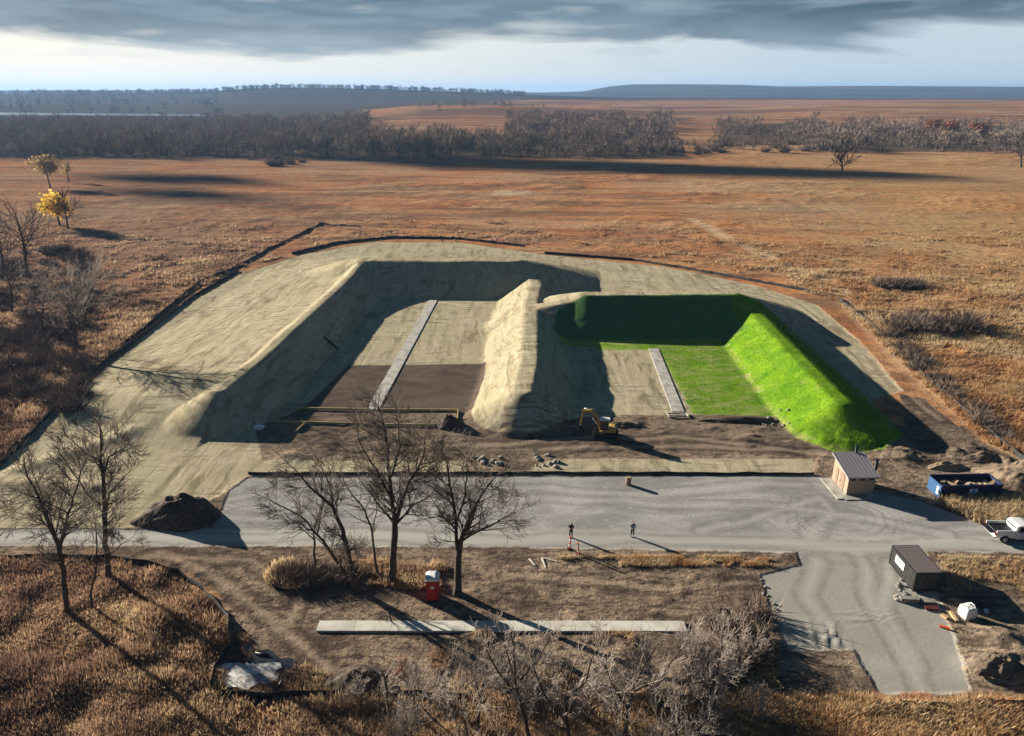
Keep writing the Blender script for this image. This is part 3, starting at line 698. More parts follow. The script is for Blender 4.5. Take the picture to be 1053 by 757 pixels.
pile('dirt_pile', at(368, 704), 3.0, 2.0, 1.2, MAT['soil'], 'dark soil and brush heap in the lower foreground', seed=14, amp=.4)
pile('dirt_pile', at(1022, 690), 2.0, 1.3, .7, MAT['soil3'], 'curved dirt heap at lower right beside the approach drive', seed=17, amp=.5)
pile('dirt_pile', at(640, 438), 2.6, .8, .5, MAT['soil3'], 'low ridge of loose dirt right of the excavator', seed=19)
pile('dirt_pile', at(765, 433), 6.0, .8, .6, MAT['soil'], 'low dark dirt ridge along the front of the green lawn', seed=20)
pile('dirt_pile', at(742, 634), 1.2, .9, .7, MAT['soil'], 'small dark dirt mound amid brush right of the white walk', seed=22, amp=.4)
def rock_mesh(seed, s=1.0):
    bm = bmesh.new(); bmesh.ops.create_icosphere(bm, subdivisions=2, radius=.5)
    for v in bm.verts:
        n = mnoise.noise(v.co*2.1+Vector((seed, seed*2, 0)))*.35; v.co *= (1+n); v.co.z *= .65
    me = bpy.data.meshes.new('rock'); bm.to_mesh(me); bm.free(); me.materials.append(MAT['rock']); return me
rocks = [rock_mesh(i*3.3) for i in range(5)]
def rockfield(n, poly, smin, smax, label, group, seed):
    r = random.Random(seed); us = [p[0] for p in poly]; vs = [p[1] for p in poly]
    for i in range(n):
        u = r.uniform(min(us), max(us)); v = r.uniform(min(vs), max(vs)); x, y = at(u, v)
        o = bpy.data.objects.new('rock', rocks[r.randrange(5)]); C.objects.link(o); s = r.uniform(smin, smax)
        o.scale = (s, s*r.uniform(.7, 1.1), s); o.rotation_euler = (r.uniform(-.3, .3), r.uniform(-.3, .3), r.uniform(0, 6)); o.location = (x, y, hz(x, y)+s*.12)
        tagit(o, label, 'rock', group)
rockfield(14, [(548, 468), (575, 481)], .3, .8, 'pale broken rock in the heap by the gravel lot edge below the middle berm', 'rocks heaped at the lot edge', 1)
rockfield(14, [(478, 470), (515, 478)], .3, .9, 'pale broken rock below the front of the middle berm', 'rocks below the middle berm', 2)
rockfield(16, [(784, 425), (812, 440)], .25, .55, 'small pale stone at the foot of the green berm', 'stones at the foot of the green berm', 3)
rockfield(14, [(450, 243), (515, 248)], .5, 1.1, 'pale rock in the row behind the left bay', 'rocks behind the left bay', 4)
rockfield(22, [(922, 592), (938, 618)], .25, .6, 'pinkish pale rubble beside the black container', 'rubble beside the container', 5)
rockfield(12, [(760, 590), (800, 660)], .2, .4, 'small grey stone along the left side of the approach drive', 'stones along the drive', 6)

# ------------------------------------------------------------------ washout pit
c = at(256, 694)
o = thing('washout_pit', (c[0], c[1], hz(*c)), 'black lined washout pit with white dried slurry', 'washout pit')
def blob(name, rx, ry, z, m, parent, seed, n=40, h=.05):
    V = [(0, 0, z+h)]; F = []
    for k in range(n):
        a = k/n*2*math.pi; q = 1+.6*mnoise.noise(Vector((math.cos(a)*1.6, math.sin(a)*1.6, seed)))+.35*mnoise.noise(Vector((math.cos(a)*5, math.sin(a)*5, seed)))
        V.append((math.cos(a)*rx*q, math.sin(a)*ry*q, z))
    for k in range(n): F.append((0, 1+k, 1+(k+1) % n))
    return add_np_mesh(name, V, F, m, parent=parent)
blob('liner', 3.5, 2.3, .10, MAT['liner'], o, 3)
blob('slurry', 2.2, 1.5, .22, MAT['slurry'], o, 7, h=.08)
for k, (x, y) in enumerate(((-3.1, .6), (2.8, -1.0), (0.4, 2.0))):
    m = MB(); m.cyl(.12, .1, 1.1, (x, y, .18), (math.pi/2, 0, math.atan2(y, x)), 10); m.build('liner_fold', MAT['liner'], o)

# ------------------------------------------------------------------ restroom building
A = at(869.8, 509.6); B = at(897.3, 509.2); Cc = at(857.3, 496.8)
ax = Vector((B[0]-A[0], B[1]-A[1], 0)); wdt = ax.length; rz = math.atan2(ax.y, ax.x)
dep = 3.6
o = thing('restroom_building', (A[0], A[1], 0), 'small tan vault toilet building with sloping grey roof and black vent pipes', 'restroom', rz=rz)
hf, hb_ = 2.3, 3.1; w = wdt; sk = (Cc[0]-A[0])
m = MB(); m.prism([(0, 0), (dep, 0), (dep, hb_), (0, hf)], 0, w); ob_ = m.build('wall', MAT['tan'], o)
m = MB(); m.prism([(-.35, hf-.02), (dep+.35, hb_+.08), (dep+.35, hb_+.24), (-.35, hf+.14)], -.3, w+.35); m.build('roof', MAT['roof'], o)
rf = o.children[-1]
for k in range(9):
    mm = MB(); s = (hb_+.24-hf-.14)/(dep+.7); x = -.25+k*(w+.55)/8
    mm.bar((x, -.34, hf+.145), (x, dep+.34, hb_+.245), .03, .03); mm.build('seam', MAT['roof'], rf)
m = MB(); m.box((.05, .95, 2.05), (-.03, 1.3, 1.05)); d_ = m.build('door', MAT['tan2'], o)
m = MB(); m.box((.05, .05, .2), (-.08, 1.65, 1.0)); m.build('handle', MAT['black'], d_)
m = MB(); m.box((.04, .5, 1.9), (-.03, 2.6, 1.1)); m.build('privacy_panel', MAT['tan2'], o)
for xx in (.5, w*.5, w-.5):
    m = MB(); m.box((.55, .05, .2), (xx, -.03, hf-.32)); m.build('vent_grille', MAT['black'], o)
m = MB(); m.cyl(.17, .17, 4.0, (w*.80, dep+.25, 2.1)); m.cyl(.22, .22, .12, (w*.80, dep+.25, 4.12)); m.build('vent_pipe', MAT['black'], o)
m = MB(); m.cyl(.17, .17, 3.9, (w+.28, .9, 1.95)); m.cyl(.22, .22, .12, (w+.28, .9, 3.92)); m.build('vent_pipe', MAT['black'], o)
m = MB(); m.box((w+1.0, 1.0, .1), (w/2, -.5, .04)); m.box((1.3, dep+1, .1), (-.66, dep/2-.3, .045)); m.build('concrete_pad', MAT['concrete'], o)

# ------------------------------------------------------------------ roll-off dumpster
A = at(966, 514.5); o = thing('dumpster', (A[0], A[1], 0), 'long dark blue open roll-off dumpster full of debris', 'dumpster', rz=R(2))
Ld, Wd, Hd = 6.7, 2.4, 1.55
m = MB(); m.box((Ld, .06, Hd), (Ld/2, 0, Hd/2+.2)); m.box((Ld, .06, Hd), (Ld/2, Wd, Hd/2+.2)); m.box((.06, Wd-.08, Hd), (Ld-.03, Wd/2, Hd/2+.2)); m.box((Ld-.05, Wd-.05, .08), (Ld/2, Wd/2, .25)); m.build('bin', MAT['blue'], o)
m = MB(); m.box((.07, Wd-.08, Hd), (-.04, Wd/2, Hd/2+.2)); e = m.build('end_gate', MAT['bluelt'], o)
m = MB(); m.box((.06, .4, .9), (-.1, .5, 1.0)); m.build('gate_marking', MAT['signw'], e)
m = MB(); m.box((Ld+.1, .14, .12), (Ld/2, -.02, Hd+.24)); m.box((Ld+.1, .14, .12), (Ld/2, Wd+.02, Hd+.24)); m.box((.14, Wd, .12), (Ld, Wd/2, Hd+.243)); m.build('top_rail', MAT['blue'], o)
for k in range(11):
    m = MB(); m.box((.10, .09, Hd-.12), (.25+k*(Ld-.5)/10, -.07, Hd/2+.18)); m.build('rib', MAT['blue'], o)
m = MB(); m.box((.85, .03, .62), (Ld*.52, -.135, 1.12)); sgn = m.build('sign', MAT['signw'], o)
m = MB(); m.box((.6, .02, .22), (Ld*.52, -.16, 1.0)); m.cyl(.13, .13, .02, (Ld*.52, -.16, 1.27), (math.pi/2, 0, 0)); m.build('sign_mark', MAT['signb'], sgn)
for x in (.5, Ld-.6):
    m = MB(); m.cyl(.16, .16, .2, (x, .1, .16), (math.pi/2, 0, 0)); m.build('roller', MAT['black'], o)
cd_ = thing('debris_load', (A[0]+Ld/2, A[1]+Wd/2+.1, 1.2), 'broken boards and rubbish heaped inside the blue dumpster', 'debris')
r = random.Random(4)
for k in range(22):
    m = MB(); x = r.uniform(-2.9, 2.8); yq = r.uniform(-.8, .8); m.box((r.uniform(.5, 1.6), r.uniform(.1, .5), r.uniform(.04, .2)), (x, yq, r.uniform(.05, .25)), (r.uniform(-.3, .3), r.uniform(-.3, .3), r.uniform(0, 3)))
    m.build('board' if k % 3 else 'scrap', [MAT['wood'], MAT['stake'], MAT['rock'], MAT['soil3']][r.randrange(4)], cd_)
m = MB(); m.box((6.2, 2.1, .3), (0, 0, -.05)); m.build('rubble_bed', MAT['soil'], cd_)

# ------------------------------------------------------------------ shipping container
FL = at(938, 609.5); o = thing('storage_container', (FL[0], FL[1], .12), 'short black steel storage container with faded grey roof', 'container', rz=R(1))
Wc, Lc, Hc = 2.44, 4.3, 1.95
m = MB()
n = 26
for side in (0, 1):                                                    # corrugated long walls
    pts = []
    for k in range(n*2+1):
        yy = .06+k*(Lc-.12)/(n*2); dx = .035 if (k//1) % 4 in (1, 2) else 0
        pts.append((dx if side == 0 else Wc-dx, yy))
    for a, b in zip(pts, pts[1:]):
        v = [m.bm.verts.new((a[0], a[1], .14)), m.bm.verts.new((b[0], b[1], .14)), m.bm.verts.new((b[0], b[1], Hc-.1)), m.bm.verts.new((a[0], a[1], Hc-.1))]
        m.bm.faces.new(v if side else v[::-1])
m.box((Wc-.1, .05, Hc-.2), (Wc/2, Lc-.05, Hc/2)); m.build('side_wall', MAT['dark'], o)
m = MB()
for x in (.07, Wc-.07):
    for yy in (.07, Lc-.07): m.box((.14, .14, Hc), (x, yy, Hc/2))
for x in (.07, Wc-.07): m.box((.12, Lc-.3, .13), (x, Lc/2, .07)); m.box((.12, Lc-.3, .12), (x, Lc/2, Hc-.06))
for yy in (.07, Lc-.07): m.box((Wc-.3, .12, .13), (Wc/2, yy, .07)); m.box((Wc-.3, .12, .12), (Wc/2, yy, Hc-.06))
m.build('frame', MAT['black'], o)
for k in range(2):
    m = MB(); m.box((Wc/2-.17, .06, Hc-.3), (Wc*.28+k*Wc*.44, .04, Hc/2)); d_ = m.build('door', MAT['dark'], o)
    for q in (-.28, .28):
        m = MB(); m.cyl(.025, .025, Hc-.35, (Wc*.28+k*Wc*.44+q, -.02, Hc/2), n=8); m.build('lock_rod', MAT['dark'], d_)
m = MB(); m.box((Wc-.2, Lc-.2, .05), (Wc/2, Lc/2, Hc-.015))
for k in range(12): m.box((Wc-.3, .16, .012), (Wc/2, .35+k*(Lc-.7)/11, Hc+.014))
m.build('roof', MAT['controof'], o)
m = MB(); m.box((.03, 1.5, .75), (-.02, 2.6, 1.2)); s_ = m.build('sign', MAT['signw'], o)
m = MB(); m.box((.02, 1.0, .10), (-.045, 2.6, 1.34)); m.box((.02, .7, .07), (-.045, 2.6, 1.12)); m.build('sign_mark', MAT['dark'], s_)
for k, (x, yy) in enumerate(((.3, .4), (Wc-.3, .4), (.3, Lc-.4), (Wc-.3, Lc-.4))):
    m = MB(); m.box((.4, .3, .2), (x, yy, -.1)); m.build('block_foot', MAT['rock'], o)

# ------------------------------------------------------------------ portable toilet
A = at(438.6, 619.6); o = thing('portable_toilet', (A[0], A[1], hz(*A)), 'red portable toilet with white roof beside the bare tree', 'portable toilet', rz=R(3))
S_ = 1.12; H_ = 2.1
m = MB(); m.box((S_, S_, .14), (S_/2, S_/2, .07)); m.build('base', MAT['black'], o)
m = MB(); m.box((.05, S_-.12, H_-.1), (.03, S_/2, H_/2+.1)); m.box((.05, S_-.12, H_-.1), (S_-.03, S_/2, H_/2+.1)); m.box((S_-.12, .05, H_-.1), (S_/2, S_-.03, H_/2+.1)); m.build('wall', MAT['red'], o)
for x in (.04, S_-.04):
    for yy in (.04, S_-.04):
        m = MB(); m.box((.1, .1, H_), (x, yy, H_/2+.1), bev=.02); m.build('corner_post', MAT['darkred'], o)
m = MB(); m.box((S_-.18, .05, H_-.2), (S_/2, .01, H_/2+.1)); d_ = m.build('door', MAT['red'], o)
m = MB(); m.box((.3, .02, .3), (S_/2, -.03, 1.55)); m.build('door_sign', MAT['signw'], d_)
m = MB(); m.box((.06, .05, .14), (S_-.22, -.04, 1.1)); m.build('handle', MAT['black'], d_)
m = MB(); m.prism([(-.05, H_+.1), (S_+.05, H_+.1), (S_+.02, H_+.22), (S_*.72, H_+.36), (S_*.28, H_+.36), (-.02, H_+.22)], -.05, S_+.05, 'y'); m.build('roof', MAT['white'], o)
m = MB(); m.cyl(.05, .05, .3, (S_*.8, S_*.85, H_+.42), n=10); m.build('vent_pipe', MAT['white'], o)
for x in (.35, .75):
    m = MB(); m.box((.28, .02, .12), (x, S_+.0, H_-.15)); m.build('vent', MAT['darkred'], o)

# ------------------------------------------------------------------ pickup truck
A = at(1021, 558); o = thing('pickup_truck', (A[0], A[1], 0.004), 'white pickup truck with open tailgate parked at the right end of the road', 'pickup truck', rz=R(-2))
# local: x forward (to the right), y = away from the camera
TL, TW = 5.7, 1.95
m = MB()
m.prism([(.15, .55), (2.05, .5), (2.05, 1.05), (.15, 1.08)], .0, TW, 'y', bev=.03)                         # lower bed
m.prism([(2.05, .42), (3.95, .42), (3.95, 1.10), (2.05, 1.08)], .0, TW, 'y')
m.prism([(3.95, .45), (5.55, .5), (5.65, .75), (5.6, 1.0), (4.9, 1.14), (3.95, 1.16)], .02, TW-.02, 'y', bev=.04)
m.build('body', MAT['white'], o)
m = MB(); m.box((1.85, .08, .32), (1.08, .05, 1.2)); m.box((1.85, .08, .32), (1.08, TW-.05, 1.2)); m.build('bed_side', MAT['white'], o)
m = MB(); m.box((1.8, TW-.24, .04), (1.1, TW/2, 1.10)); m.build('bed_liner', MAT['black'], o)
m = MB(); m.box((.55, TW-.3, .07), (-.15, TW/2, 1.06)); m.build('tailgate', MAT['black'], o)
m = MB(); m.prism([(2.0, 1.1), (4.15, 1.12), (3.55, 1.78), (3.2, 1.85), (2.3, 1.84), (2.05, 1.7)], .1, TW-.1, 'y', bev=.05); cab = m.build('cab', MAT['white'], o)
m = MB(); m.prism([(2.3, 1.22), (3.05, 1.22), (3.05, 1.70), (2.38, 1.70)], .085, .095, 'y'); m.prism([(3.12, 1.22), (3.85, 1.2), (3.42, 1.70), (3.12, 1.70)], .085, .095, 'y')
m.prism([(2.3, 1.22), (3.05, 1.22), (3.05, 1.70), (2.38, 1.70)], TW-.095, TW-.085, 'y'); m.prism([(3.12, 1.22), (3.85, 1.2), (3.42, 1.70), (3.12, 1.70)], TW-.095, TW-.085, 'y')
m.bar((4.14, TW/2, 1.16), (3.60, TW/2, 1.75), TW-.45, .02); m.box((.02, TW-.5, .38), (2.04, TW/2, 1.42)); m.build('window', MAT['glass'], cab)
for x in (1.05, 4.6):
    for yy in (.02, TW-.02):
        m = MB(); m.cyl(.39, .39, .26, (x, yy, .39), (math.pi/2, 0, 0), 24); wh = m.build('wheel', MAT['tyre'], o)
        m = MB(); m.cyl(.22, .22, .03, (x, yy+(-.14 if yy < 1 else .14), .39), (math.pi/2, 0, 0), 18); m.build('rim', MAT['chrome'], wh)
for yy in (.10, TW-.10):
    m = MB(); m.box((.08, .16, .35), (.14, yy, .95)); m.build('taillight', MAT['red'], o)
    m = MB(); m.box((.08, .30, .18), (5.63, yy+(.12 if yy < 1 else -.12), .86)); m.build('headlight', MAT['signw'], o)
m = MB(); m.box((.16, TW, .18), (.07, TW/2, .58), bev=.03); m.build('bumper', MAT['chrome'], o)
m = MB(); m.box((.16, TW, .22), (5.68, TW/2, .55), bev=.03); m.build('bumper', MAT['chrome'], o)
for yy in (-.12, TW+.12):
    m = MB(); m.box((.12, .2, .18), (3.75, yy, 1.3), bev=.03); m.build('mirror', MAT['black'], o)

# ------------------------------------------------------------------ excavator
A = at(624, 449.5); o = thing('excavator', (A[0], A[1], hz(*A)), 'small yellow tracked excavator with raised arm in front of the right bay', 'excavator', rz=R(172))
for yy in (-.75, .75):
    m = MB()
    prof = [(1.15+.32*math.cos(a), .33+.32*math.sin(a)) for a in np.linspace(-math.pi/2, math.pi/2, 8)]+[(-1.15+.32*math.cos(a), .33+.32*math.sin(a)) for a in np.linspace(math.pi/2, 3*math.pi/2, 8)]
    m.prism(prof, yy-.2, yy+.2, 'y')
    for k in range(15):
        m.box((.06, .42, .03), (-1.1+k*.157, yy, .665))
    m.build('track', MAT['track'], o)
m = MB(); m.box((1.4, 1.2, .3), (0, 0, .5)); m.cyl(.5, .5, .25, (0, 0, .72)); m.build('undercarriage', MAT['dark'], o)
m = MB(); m.prism([(-1.15, .85), (1.0, .85), (1.0, 1.0), (.4, 1.05), (-.35, 1.42), (-1.0, 1.42), (-1.15, 1.25)], -.85, .85, 'y', bev=.05); m.build('body', MAT['yellow'], o)
m = MB(); m.box((.28, 1.4, .5), (-1.2, 0, 1.12), bev=.08); m.build('counterweight', MAT['dark'], o)
m = MB()
for x in (-.2, .95):
    for yy in (.0, .82): m.bar((x, yy, 1.05), (x*.92+.03, yy, 2.55), .07)
m.bar((-.2, 0, 1.7), (.95, 0, 1.5), .05); m.bar((-.2, .82, 1.7), (.95, .82, 1.5), .05)
cb_ = m.build('cab_frame', MAT['yellow'], o)
m = MB(); m.box((1.1, .76, 1.35), (.37, .41, 1.8)); m.build('window', MAT['glass'], cb_)
m = MB(); m.box((1.35, .98, .10), (.36, .41, 2.6), bev=.03); m.build('roof', MAT['white'], cb_)
m = MB(); bp_ = [(.95, -.3, 1.15), (1.35, -.3, 2.4), (2.1, -.3, 3.3), (3.25, -.3, 3.2)]
for a, b in zip(bp_, bp_[1:]): m.bar(a, b, .26, .34)
m.build('boom', MAT['yellow'], o)
m = MB(); m.bar((3.1, -.3, 3.45), (3.45, -.3, 1.35), .2, .26); m.build('stick', MAT['yellow'], o)
m = MB(); m.cyl(.07, .07, 1.3, (1.55, -.3, 1.75), (0, R(35), 0), 10); m.cyl(.06, .06, 1.4, (2.35, -.3, 3.6), (0, R(92), 0), 10); m.build('hydraulic_ram', MAT['chrome'], o)
m = MB(); m.prism([(3.25, 1.4), (3.6, 1.3), (3.65, .8), (3.3, .45), (2.8, .55), (2.7, .75), (3.1, .95)], -.7, .1, 'y')
for k in range(4): m.box((.22, .06, .05), (2.62, -.62+k*.22, .6))
m.build('bucket', MAT['dark'], o)
m = MB(); m.box((.1, 1.7, .4), (1.75, 0, .3), (0, R(-8), 0)); m.bar((.6, -.4, .4), (1.75, -.4, .3), .1); m.bar((.6, .4, .4), (1.75, .4, .3), .1); m.build('dozer_blade', MAT['yellow'], o)

# ------------------------------------------------------------------ people
def skin_mesh(name, nodes, edges, m, parent, sub=1, voxel=0):
    me = bpy.data.meshes.new(name); me.from_pydata([n[0] for n in nodes], edges, []); me.update()
    ob = bpy.data.objects.new(name, me); C.objects.link(ob)
    md = ob.modifiers.new('s', 'SKIN'); lay = me.skin_vertices[0] if me.skin_vertices else None
    if lay is None:
        bpy.context.view_layer.objects.active = ob
        bm = bmesh.new(); bm.from_mesh(me); bm.verts.layers.skin.verify(); bm.to_mesh(me); bm.free(); lay = me.skin_vertices[0]
    for i, n in enumerate(nodes):
        rr = n[1]; lay.data[i].radius = (rr, rr) if isinstance(rr, (int, float)) else rr; lay.data[i].use_root = (i == 0)
    md.use_smooth_shade = True
    s2 = ob.modifiers.new('u', 'SUBSURF'); s2.levels = s2.render_levels = sub
    if voxel:
        rm = ob.modifiers.new('r', 'REMESH'); rm.mode = 'VOXEL'; rm.voxel_size = voxel; rm.use_smooth_shade = True
    dg = bpy.context.evaluated_depsgraph_get(); dg.update()
    me2 = bpy.data.meshes.new_from_object(ob.evaluated_get(dg)); me2.name = name
    ob.modifiers.clear(); ob.data = me2; bpy.data.meshes.remove(me)
    me2.materials.clear(); me2.materials.append(m); ob.parent = parent
    return ob
def person(u, v, rz, label, jacket, trousers, hands_up, headm, capm=None):
    x, y = at(u, v); o = thing('person', (x, y, .004), label, 'person', rz=rz)
    # faces -y (towards the camera); forearms raised in front holding a small controller
    hx = .16; hzt = 1.22 if hands_up else 1.08
    nodes = [((0, 0, .95), (.15, .11)), ((0, 0, 1.12), (.13, .10)), ((0, 0, 1.32), (.16, .11)), ((0, .01, 1.45), (.10, .08)), ((0, 0, 1.52), .055),
             ((0, -.01, 1.60), (.075, .09)), ((0, -.005, 1.69), (.078, .095)), ((0, .0, 1.76), .05)]
    edges = [(0, 1), (1, 2), (2, 3), (3, 4), (4, 5), (5, 6), (6, 7)]
    def add(n, j): nodes.append(n); edges.append((j, len(nodes)-1)); return len(nodes)-1
    arms = []; legs = []
    for s in (-1, 1):
        a = add(((s*.19, .01, 1.41), .06), 3); b = add(((s*.25, .0, 1.15), .045), a); c_ = add(((s*.15, -.24, hzt), .033), b); d_ = add(((s*.10, -.32, hzt+.02), (.04, .022)), c_)
        arms.append((a, b, c_, d_))
        for q in range(4):
            f1 = add(((s*(.075+.022*q), -.37, hzt+.03), .009), d_); add(((s*(.05+.022*q), -.39-.006*(q % 2), hzt+.005), .008), f1)
        t1 = add(((s*.065, -.32, hzt+.05), .010), d_); add(((s*.045, -.35, hzt+.06), .009), t1)
        h1 = add(((s*.10, 0, .86), .10), 0); k = add(((s*.11, -.015, .48), .062), h1); an = add(((s*.12, .02, .09), .042), k); add(((s*.13, -.14, .045), (.045, .035)), an)
        legs.append((h1, k, an))
    add(((0, -.105, 1.655), .014), 6)                                   # nose
    for s in (-1, 1): add(((s*.085, .01, 1.665), .016), 6)              # ears
    body = skin_mesh('body', nodes, edges, MAT['skin'], o, 1, .012)
    # jacket
    jn = [((0, 0, .88), (.185, .14)), ((0, 0, 1.1), (.165, .13)), ((0, 0, 1.32), (.195, .14)), ((0, .01, 1.45), (.14, .11)), ((0, .01, 1.50), (.09, .08))]
    je = [(0, 1), (1, 2), (2, 3), (3, 4)]
    for s in (-1, 1):
        i0 = len(jn); jn += [((s*.20, .01, 1.41), .078), ((s*.26, 0, 1.15), .06), ((s*.165, -.21, hzt), .048)]; je += [(3, i0), (i0, i0+1), (i0+1, i0+2)]
    skin_mesh('jacket', jn, je, jacket, o, 1)
    tn = [((0, 0, .97), (.15, .12))]; te = []
    for s in (-1, 1):
        i0 = len(tn); tn += [((s*.10, 0, .84), .115), ((s*.11, -.015, .48), .08), ((s*.12, .02, .12), .062)]; te += [(0, i0), (i0, i0+1), (i0+1, i0+2)]
    skin_mesh('trousers', tn, te, trousers, o, 1)
    for s in (-1, 1): skin_mesh('boot', [((s*.12, .04, .07), .058), ((s*.125, -.08, .05), (.055, .045)), ((s*.13, -.18, .04), (.05, .038))], [(0, 1), (1, 2)], MAT['black'], o, 1)
    skin_mesh('cap' if capm else 'hair', [((0, .03, 1.68), (.09, .09)), ((0, .015, 1.77), .075)], [(0, 1)], capm or MAT['hair'], o, 1)
    m = MB()
    for s in (-1, 1): m.box((.028, .01, .014), (s*.03, -.098, 1.675))
    m.build('eye', MAT['black'], o)
    ct = MB(); ct.box((.20, .10, .035), (0, -.40, hzt+.02), (R(-25), 0, 0), bev=.01)
    q = ct.build('controller', MAT['black'], None, (x, y, .004), rz); tagit(q, 'small black controller held by the '+label.split(' standing')[0], 'controller')
    return o
person(587, 552.7, R(-8), 'person in dark jacket standing on the road behind the striped posts', MAT['jacket_d'], MAT['jean'], True, None, MAT['cap'])
person(650, 551.8, R(5), 'person in grey blue jacket standing alone on the gravel road', MAT['jacket_g'], MAT['jean'], False, None)

# ------------------------------------------------------------------ striped posts, bin, bag, lumber
for (u, v, tilt, lab) in ((585.5, 565, .05, 'red and white striped marker post at the feet of the person in dark'), (595.5, 571, -.12, 'red and white striped marker post in the dirt below the road edge')):
    x, y = at(u, v); o = thing('marker_post', (x, y, hz(x, y)), lab, 'marker post', 'striped marker posts at the road edge'); o.rotation_euler = (0, tilt, 0)
    m = MB(); m.cyl(.28, .26, .08, (0, 0, .04)); m.build('base', MAT['black'], o)
    for k in range(5):
        m = MB(); m.cyl(.10-.004*k, .096-.004*k, .28, (0, 0, .22+.28*k), n=16); m.build('stripe', MAT['orange'] if k % 2 == 0 else MAT['signw'], o)
    m = MB(); m.cyl(.05, .03, .10, (0, 0, 1.53), n=10); m.build('handle', MAT['orange'], o)
x, y = at(646, 498.5); o = thing('trash_bin', (x, y, 0), 'short brown bin standing alone at the top of the gravel lot', 'bin')
m = MB(); m.cyl(.30, .33, .85, (0, 0, .43), n=20); m.build('body', MAT['tan2'], o)
m = MB(); m.cyl(.35, .28, .12, (0, 0, .92), n=20); m.build('lid', MAT['stake'], o)
x, y = at(993.5, 635); o = thing('bulk_bag', (x, y, hz(x, y)), 'white bulk bag standing on the dirt beside the approach drive', 'bag', rz=.2)
bm = bmesh.new(); bmesh.ops.create_cube(bm, size=1); bmesh.ops.subdivide_edges(bm, edges=bm.edges[:], cuts=5, use_grid_fill=True)
for v in bm.verts:
    f_ = 1+.16*math.cos(v.co.z*2.6); v.co = Vector((v.co.x*.85*f_, v.co.y*.85*f_, (v.co.z+.5)*1.1)); v.co += v.co.normalized()*mnoise.noise(v.co*3)*.07
me = bpy.data.meshes.new('sack'); bm.to_mesh(me); bm.free(); me.materials.append(MAT['white'])
for p_ in me.polygons: p_.use_smooth = True
q = bpy.data.objects.new('sack', me); C.objects.link(q); q.parent = o
for s in (-1, 1):
    m = MB(); m.bar((s*.4, -.4, .95), (s*.3, -.2, 1.3), .06); m.bar((s*.3, -.2, 1.3), (s*.3, .2, 1.3), .06); m.bar((s*.3, .2, 1.3), (s*.4, .4, .95), .06); m.build('loop', MAT['white'], o)
def plank(u0, v0, u1, v1, w, h, m, label, name='plank', lift=.05, cat='plank', group=None):
    a = at(u0, v0); b = at(u1, v1); za = hz(*a)+lift; zb = hz(*b)+lift
    mb = MB(); A_ = Vector((a[0], a[1], za)); B_ = Vector((b[0], b[1], zb)); mid = (A_+B_)/2
    mb.bar(A_-mid, B_-mid, w, h); o = mb.build(name, m, None, mid); return tagit(o, label, cat, group)
plank(544, 575, 550, 582, .14, .06, MAT['slabwhite'], 'loose pale board leftmost of three in the dirt below the road')
plank(557, 574, 561, 585, .16, .06, MAT['slabwhite'], 'loose pale board lying upright, middle of three below the road')
plank(558, 574, 573, 578, .12, .06, MAT['slabwhite'], 'loose pale board pointing right, below the striped posts')
plank(334, 355, 348, 360, .4, .15, MAT['fabric'], 'dark plank lying on the shaded face of the left berm', lift=.15)
plank(262, 440.5, 271, 441, .9, .35, MAT['signw'], 'white bundle lying in the shade at the front of the left berm', 'tarp_bundle', .15, 'bundle')
plank(966, 644.5, 977, 648, .22, .14, MAT['orange'], 'red orange pipe lying on the dirt right of the approach drive', 'pipe', .1, 'pipe')
plank(968, 633, 974, 637, .3, .25, MAT['wood'], 'short pale timber lying left of the white bulk bag', 'timber', .1, 'timber')
plank(977, 630, 984, 640, .25, .2, MAT['wood'], 'long pale timber next to the white bulk bag', 'timber', .1, 'timber')
plank(1012, 629, 1016, 630, .4, .2, MAT['signw'], 'small white scrap on the shaded dirt right of the bag', 'scrap', .1, 'scrap')
plank(925, 618, 944, 619, .5, .45, MAT['rock'], 'pale stone block at the foot of the container door', 'stone_block', .2, 'stone')
plank(946, 620, 962, 621, .5, .35, MAT['rock'], 'second pale stone block right of the first at the container door', 'stone_block', .15, 'stone')
plank(950, 625, 964, 626, .7, .15, MAT['maroon'], 'dark red pallet lying in front of the container', 'pallet', .12, 'pallet')
# yellow form lumber in the left bay
a = at(278, 434); o = thing('lumber_form', (a[0], a[1], 0), 'long yellow lumber form frame lying across the front of the left bay', 'lumber form')
def fb(u0, v0, u1, v1, w=.12, h=.3, par=o, org=a, m='yellowwood', nm='form_board'):
    p = at(u0, v0, .15); q = at(u1, v1, .15); zz = (hz(*p)+hz(*q))/2
    mb = MB(); mb.bar((p[0]-org[0], p[1]-org[1], zz+.2), (q[0]-org[0], q[1]-org[1], zz+.2), w, h); mb.build(nm, MAT[m], par)
fb(278, 433.5, 288, 420); fb(288, 420, 378, 421.5); fb(388, 421.5, 471, 422); fb(278, 433.5, 380, 436.5); fb(385, 437, 470, 437.5, .1); fb(471, 422, 470, 437); fb(305, 444, 314, 435.5)
a2 = at(660, 427); o = thing('form_step', (a2[0], a2[1], 0), 'small board form at the near end of the right bay walk', 'lumber form')
for (q) in ((686, 425.5, 706, 425), (688, 429, 707, 428.5), (686, 425.5, 688, 429), (705, 425, 708, 428.5)): fb(*q, .1, .2, o, a2, 'concrete', 'board')
# orange rope outline lower right
a3 = at(795, 680); o = thing('rope_line', (a3[0], a3[1], 0), 'pale orange rope laid out in the brush left of the approach drive', 'rope')
for p, q in (((774, 638), (786, 655)), ((786, 655), (793, 678)), ((793, 678), (797, 698)), ((797, 698), (806, 708)), ((806, 708), (783, 711))):
    fb(*p, *q, .07, .07, o, a3, 'yellowwood', 'rope_length')
